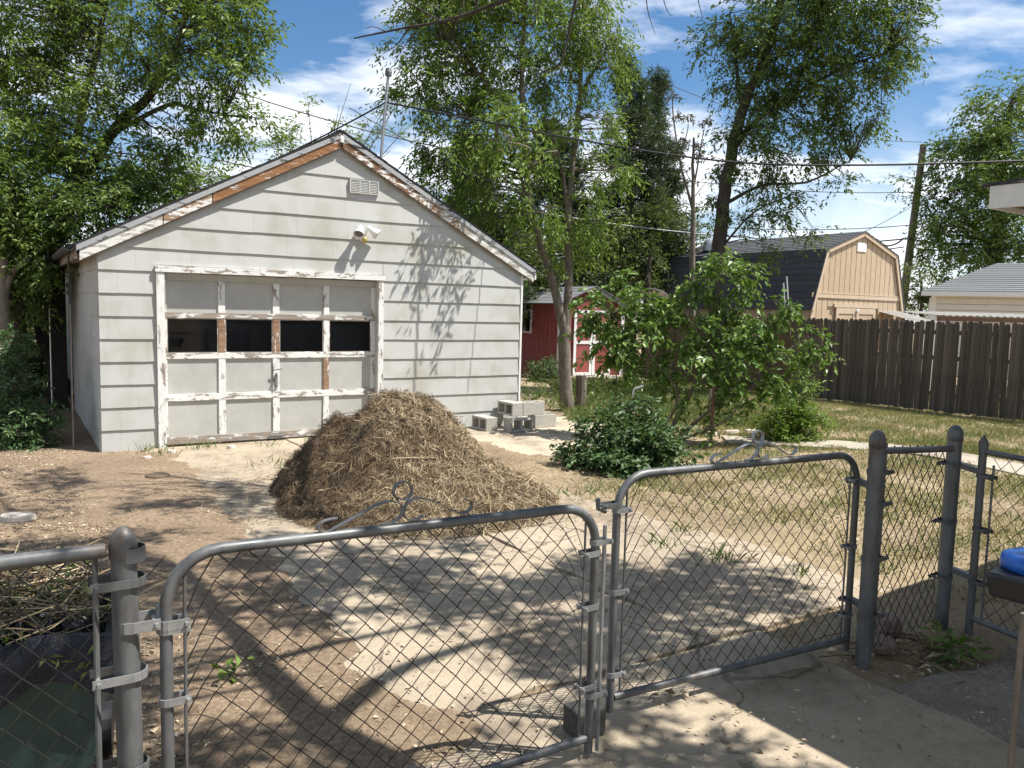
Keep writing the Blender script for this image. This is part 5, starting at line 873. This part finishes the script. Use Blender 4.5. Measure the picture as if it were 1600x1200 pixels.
gx = np.arange(-3.2, 1.35, .05); gy = np.arange(5.3, 9.6, .05); X, Y = np.meshgrid(gx, gy); Z = heap_h(X, Y)-.012+.01*hnoise(X*9, Y*9); i, j = np.meshgrid(np.arange(len(gx)-1), np.arange(len(gy)-1)); q = (j*len(gx)+i).ravel(); nx = len(gx)
keep = (heap_h(X, Y) > .002).ravel(); F = np.stack([q, q+1, q+nx+1, q+nx], 1); F = F[keep[F].any(1)]
s = Mat('damp_straw', .9); n = s.noise(22, 8, .75, (1, 1, 1), 1.5); s.color(s.ramp(n, (.35, (.045, .03, .018)), (.55, (.16, .11, .06)), (.75, (.33, .25, .14)))).bump(n, 1., .04); MT['damp_straw'] = s.m
MB().add(np.stack([X.ravel(), Y.ravel(), Z.ravel()], 1), F).build('mound', MT['damp_straw'], hroot, off=hp_, smooth=True)
def strands(n, xr, yr, hf, lmin, lmax, w, keepf, dark=None, tilt=.25, lift_=.0):
    x = rng.uniform(*xr, n); y = rng.uniform(*yr, n); k = keepf(x, y); x, y = x[k], y[k]; n = len(x); z = hf(x, y)
    e = .02; g = np.stack([(hf(x+e, y)-hf(x-e, y))/(2*e), (hf(x, y+e)-hf(x, y-e))/(2*e)], 1); a = rng.uniform(0, 2*math.pi, n); d = np.stack([np.cos(a), np.sin(a), np.zeros(n)], 1); d[:, 2] = d[:, 0]*g[:, 0]+d[:, 1]*g[:, 1]; nr = unit(np.stack([-g[:, 0], -g[:, 1], np.ones(n)], 1))
    d = unit(unit(d)+nr*rng.normal(.05, tilt, n)[:, None]); L = rng.uniform(lmin, lmax, n); sd_ = unit(np.cross(d, nr+rng.normal(0, .4, (n, 3)))); c = np.stack([x, y, z], 1)+nr*(rng.uniform(.0, .022, n)+lift_)[:, None]
    b = nr*(rng.normal(0, .12, n)*L)[:, None]; p0 = c-d*L[:, None]/2; p1 = c+b; p2 = c+d*L[:, None]/2; ww = (w*rng.uniform(.5, 1.5, n))[:, None]*sd_
    V = np.stack([p0-ww*.4, p0+ww*.4, p1+ww, p1-ww, p2+ww*.3, p2-ww*.3], 1).reshape(-1, 3); i = np.arange(n)*6
    F = np.stack([np.stack([i, i+1, i+2, i+3], 1), np.stack([i+3, i+2, i+4, i+5], 1)], 1).reshape(-1, 4)
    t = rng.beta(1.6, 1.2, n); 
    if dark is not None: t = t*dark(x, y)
    return V, F, np.repeat(t, 2)
dk = lambda x, y: np.clip(.36+.62*(x+2.0)/1.2+.5*hnoise(x*3.1, y*3.1), .16, 1)  # strands darken leftwards: damp straw plus the heap's self-shade painted into the tint
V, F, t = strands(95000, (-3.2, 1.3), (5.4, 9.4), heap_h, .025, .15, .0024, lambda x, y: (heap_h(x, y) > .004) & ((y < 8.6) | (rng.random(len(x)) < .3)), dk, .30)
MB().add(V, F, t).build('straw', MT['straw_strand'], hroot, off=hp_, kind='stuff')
m = MB()
for k in range(170):                   # coarse stalks and sticks poking out of the heap
    x, y = rng.uniform(-2.1, .3), rng.uniform(6.2, 8.6); z = float(heap_h(np.array([x]), np.array([y]))[0])
    if z < .05: continue
    d = unit(rng.normal(0, 1, 3)*A(1, 1, .45)); l = rng.uniform(.06, .2); p = A(x, y, z+.015); m.tube(smooth_line([p-d*l, p+rng.normal(0, .012, 3), p+d*l], 2), rng.uniform(.0018, .0038), 4, False, tint=rng.uniform(.1, 1))
m.build('stalks', MT['straw_strand'], hroot, off=hp_, kind='stuff')
# ------------------------------------------------------------------ ground cover
flat = lambda x, y: .018*hnoise(x*1.3, y*1.3)+.012*hnoise(x*4, y*4+2)
def litter_keep(x, y):
    d = in_drive(x, y); pr_ = np.clip(.55+.5*hnoise(x*2.3, y*2.1), .05, 1)*np.where(d, .07, np.where(x > 1.2+.15*y, .55, 1.)); return rng.random(len(x)) < pr_*np.clip(5/y, .15, 1)
n = 300000; x = rng.uniform(-6.5, 6, n); y = 2+rng.random(n)**1.5*9.5; k = litter_keep(x, y) & (heap_h(x, y) < .15) & ~((x > 2.6) & (y < 4.2)); x, y = x[k], y[k]; n = len(x); z = np.where(in_drive(x, y), .02, flat(x, y)+.005)
a = rng.uniform(0, 2*math.pi, n); d = np.stack([np.cos(a), np.sin(a), rng.normal(0, .25, n)], 1); L = rng.uniform(.010, .036, n); V, F = leaf_quads(np.stack([x, y, z], 1), d, A(0, 0, 1)+rng.normal(0, .35, (n, 3)), L, L*rng.uniform(.25, .7, n), .1)
tag(MB().add(V, F, np.repeat(rng.beta(2, 2.2, n), 2)).build('wood_chips', MT['litter_flake']), 'wood chips and dead leaf bits scattered over the soil', 'litter', kind='stuff')
V, F, t = strands(42000, (-4.5, 2.2), (4.6, 10), flat, .03, .12, .0022, lambda x, y: (heap_h(x, y) < .05) & ~(in_drive(x, y) & (y < 6.2)) & (rng.random(len(x)) < np.exp(-((x+.9)**2/2.6+(y-7.4)**2/3.2))*1.2), None, .12, .012)
V = V.copy(); tag(MB().add(V, F, t).build('straw_litter', MT['straw_strand']), 'loose straw scattered round the foot of the heap', 'straw', kind='stuff')
# grass blades on the lawn at the right
def grass(n, xr, yr, kf, lmin, lmax, green):
    x = rng.uniform(*xr, n); y = rng.uniform(*yr, n); k = kf(x, y); x, y = x[k], y[k]; n = len(x); a = rng.uniform(0, 2*math.pi, n); le = rng.uniform(.15, 1.0, n); L = rng.uniform(lmin, lmax, n); d = np.stack([np.cos(a)*le, np.sin(a)*le, np.ones(n)], 1); d = unit(d); b = np.stack([x, y, np.where(in_drive(x, y), 0.01, flat(x, y))], 1); s_ = np.stack([-np.sin(a), np.cos(a), np.zeros(n)], 1)*(.0026+L[:, None]*.025)
    V = np.stack([b-s_, b+s_, b+d*L[:, None]*.6, b+d*L[:, None]+A(0, 0, -1)*(L*le*.25)[:, None]], 1).reshape(-1, 3); i = np.arange(n)*4; F = np.stack([np.stack([i, i+1, i+2], 1), np.stack([i+2, i+1, i+3], 1)], 1).reshape(-1, 3); F = np.stack([np.stack([i, i+1, i+2], 1), np.stack([i, i+2, i+3], 1)], 1).reshape(-1, 3)
    g = np.clip(green(x, y)+rng.normal(0, .25, n), 0, 1); return V, F, np.repeat(g, 2)
pathx = lambda x, y: np.min(np.abs(pc[None, ::2, 0]-x[:, None])+np.abs(pc[None, ::2, 1]-y[:, None]), 1) < .42
def lawn_keep(x, y): 
    lawn_ = (~in_drive(x, y)) & (x > 1.05-.10*(y-6.)) & ~pathx(x, y) & ((y > 4.6+.1*x)) & (heap_h(x, y) < .02); pr_ = np.clip(.45+.9*hnoise(x*1.9, y*1.9)+np.where(y > 10.6-.35*(x-5), .35, 0), .06, 1); return lawn_ & (rng.random(len(x)) < pr_)
gr = lambda x, y: .42+.45*hnoise(x*2.6+1, y*2.6)
m = MB(); m.add(*grass(150000, (.4, 7), (4.6, 11.5), lawn_keep, .02, .075, gr)); m.add(*grass(150000, (1.8, 11), (10.5, 18.5), lawn_keep, .03, .10, gr)); m.add(*grass(30000, (.9, 4.4), (12.5, 20), lambda x, y: rng.random(len(x)) < .8, .06, .24, lambda x, y: .6+.3*hnoise(x*2, y*2)))
tag(m.build('lawn_grass', MT['grass_blade']), 'thin half dry lawn grass at the right of the drive', 'grass', kind='stuff')
m = MB(); 
for x0, y0, r, n in [(1.55, 5.6, .10, 160), (1.15, 5.95, .08, 90), (2.0, 5.35, .06, 70), (1.4, 6.3, .07, 80), (2.6, 5.4, .05, 50), (-4.1, 9.2, .16, 160), (-3.7, 9.5, .12, 110), (-2.5, 8.6, .2, 90), (.75, 7.6, .2, 260), (1.1, 7.9, .25, 300), (-3.9, 8.9, .1, 60), (-2.9, 9.7, .1, 50)]: m.add(*grass(n, (x0-r*2, x0+r*2), (y0-r*2, y0+r*2), lambda x, y: np.hypot(x-x0, y-y0) < r*2*rng.random(len(x)), .05, .16, lambda x, y: np.full(len(x), .82)))
tag(m.build('grass_tufts', MT['grass_blade']), 'greener grass tufts at the drive edge and garage foot', 'grass', kind='stuff')
# dead leaves by the gate
m = MB(); n = 46; c = np.concatenate([A(.75, 3.52, .022)+rng.normal(0, 1, (10, 3))*A(.06, .03, .006), A(2.1, 4.12, .02)+rng.normal(0, 1, (70, 3))*A(.22, .14, .012)]); n = len(c); L = rng.uniform(.03, .07, n); V, F = leaf_quads(c, rng.normal(0, 1, (n, 3))*A(1, 1, .3), A(0, 0, 1)+rng.normal(0, .6, (n, 3)), L, L*.5, .3); m.add(V, F, np.repeat(rng.beta(2, 2, n), 2)); tag(m.build('dead_leaves', MT['litter_flake']), 'dry curled leaves caught under the right gate', 'leaves', kind='stuff')
m = MB()
for k in range(60): p = A(2.12, 4.1, .02)+rng.normal(0, 1, 3)*A(.22, .13, .006); a = random.uniform(0, 6.28); d = A(math.cos(a), math.sin(a), .1)*random.uniform(.05, .16); m.tube([p-d, p+A(0, 0, .01), p+d], .0025, 4, False, tint=random.random()*.8)
tag(m.build('fallen_twigs', MT['straw_strand']), 'dry twigs gathered at the foot of the tall posts', 'twigs', kind='stuff')
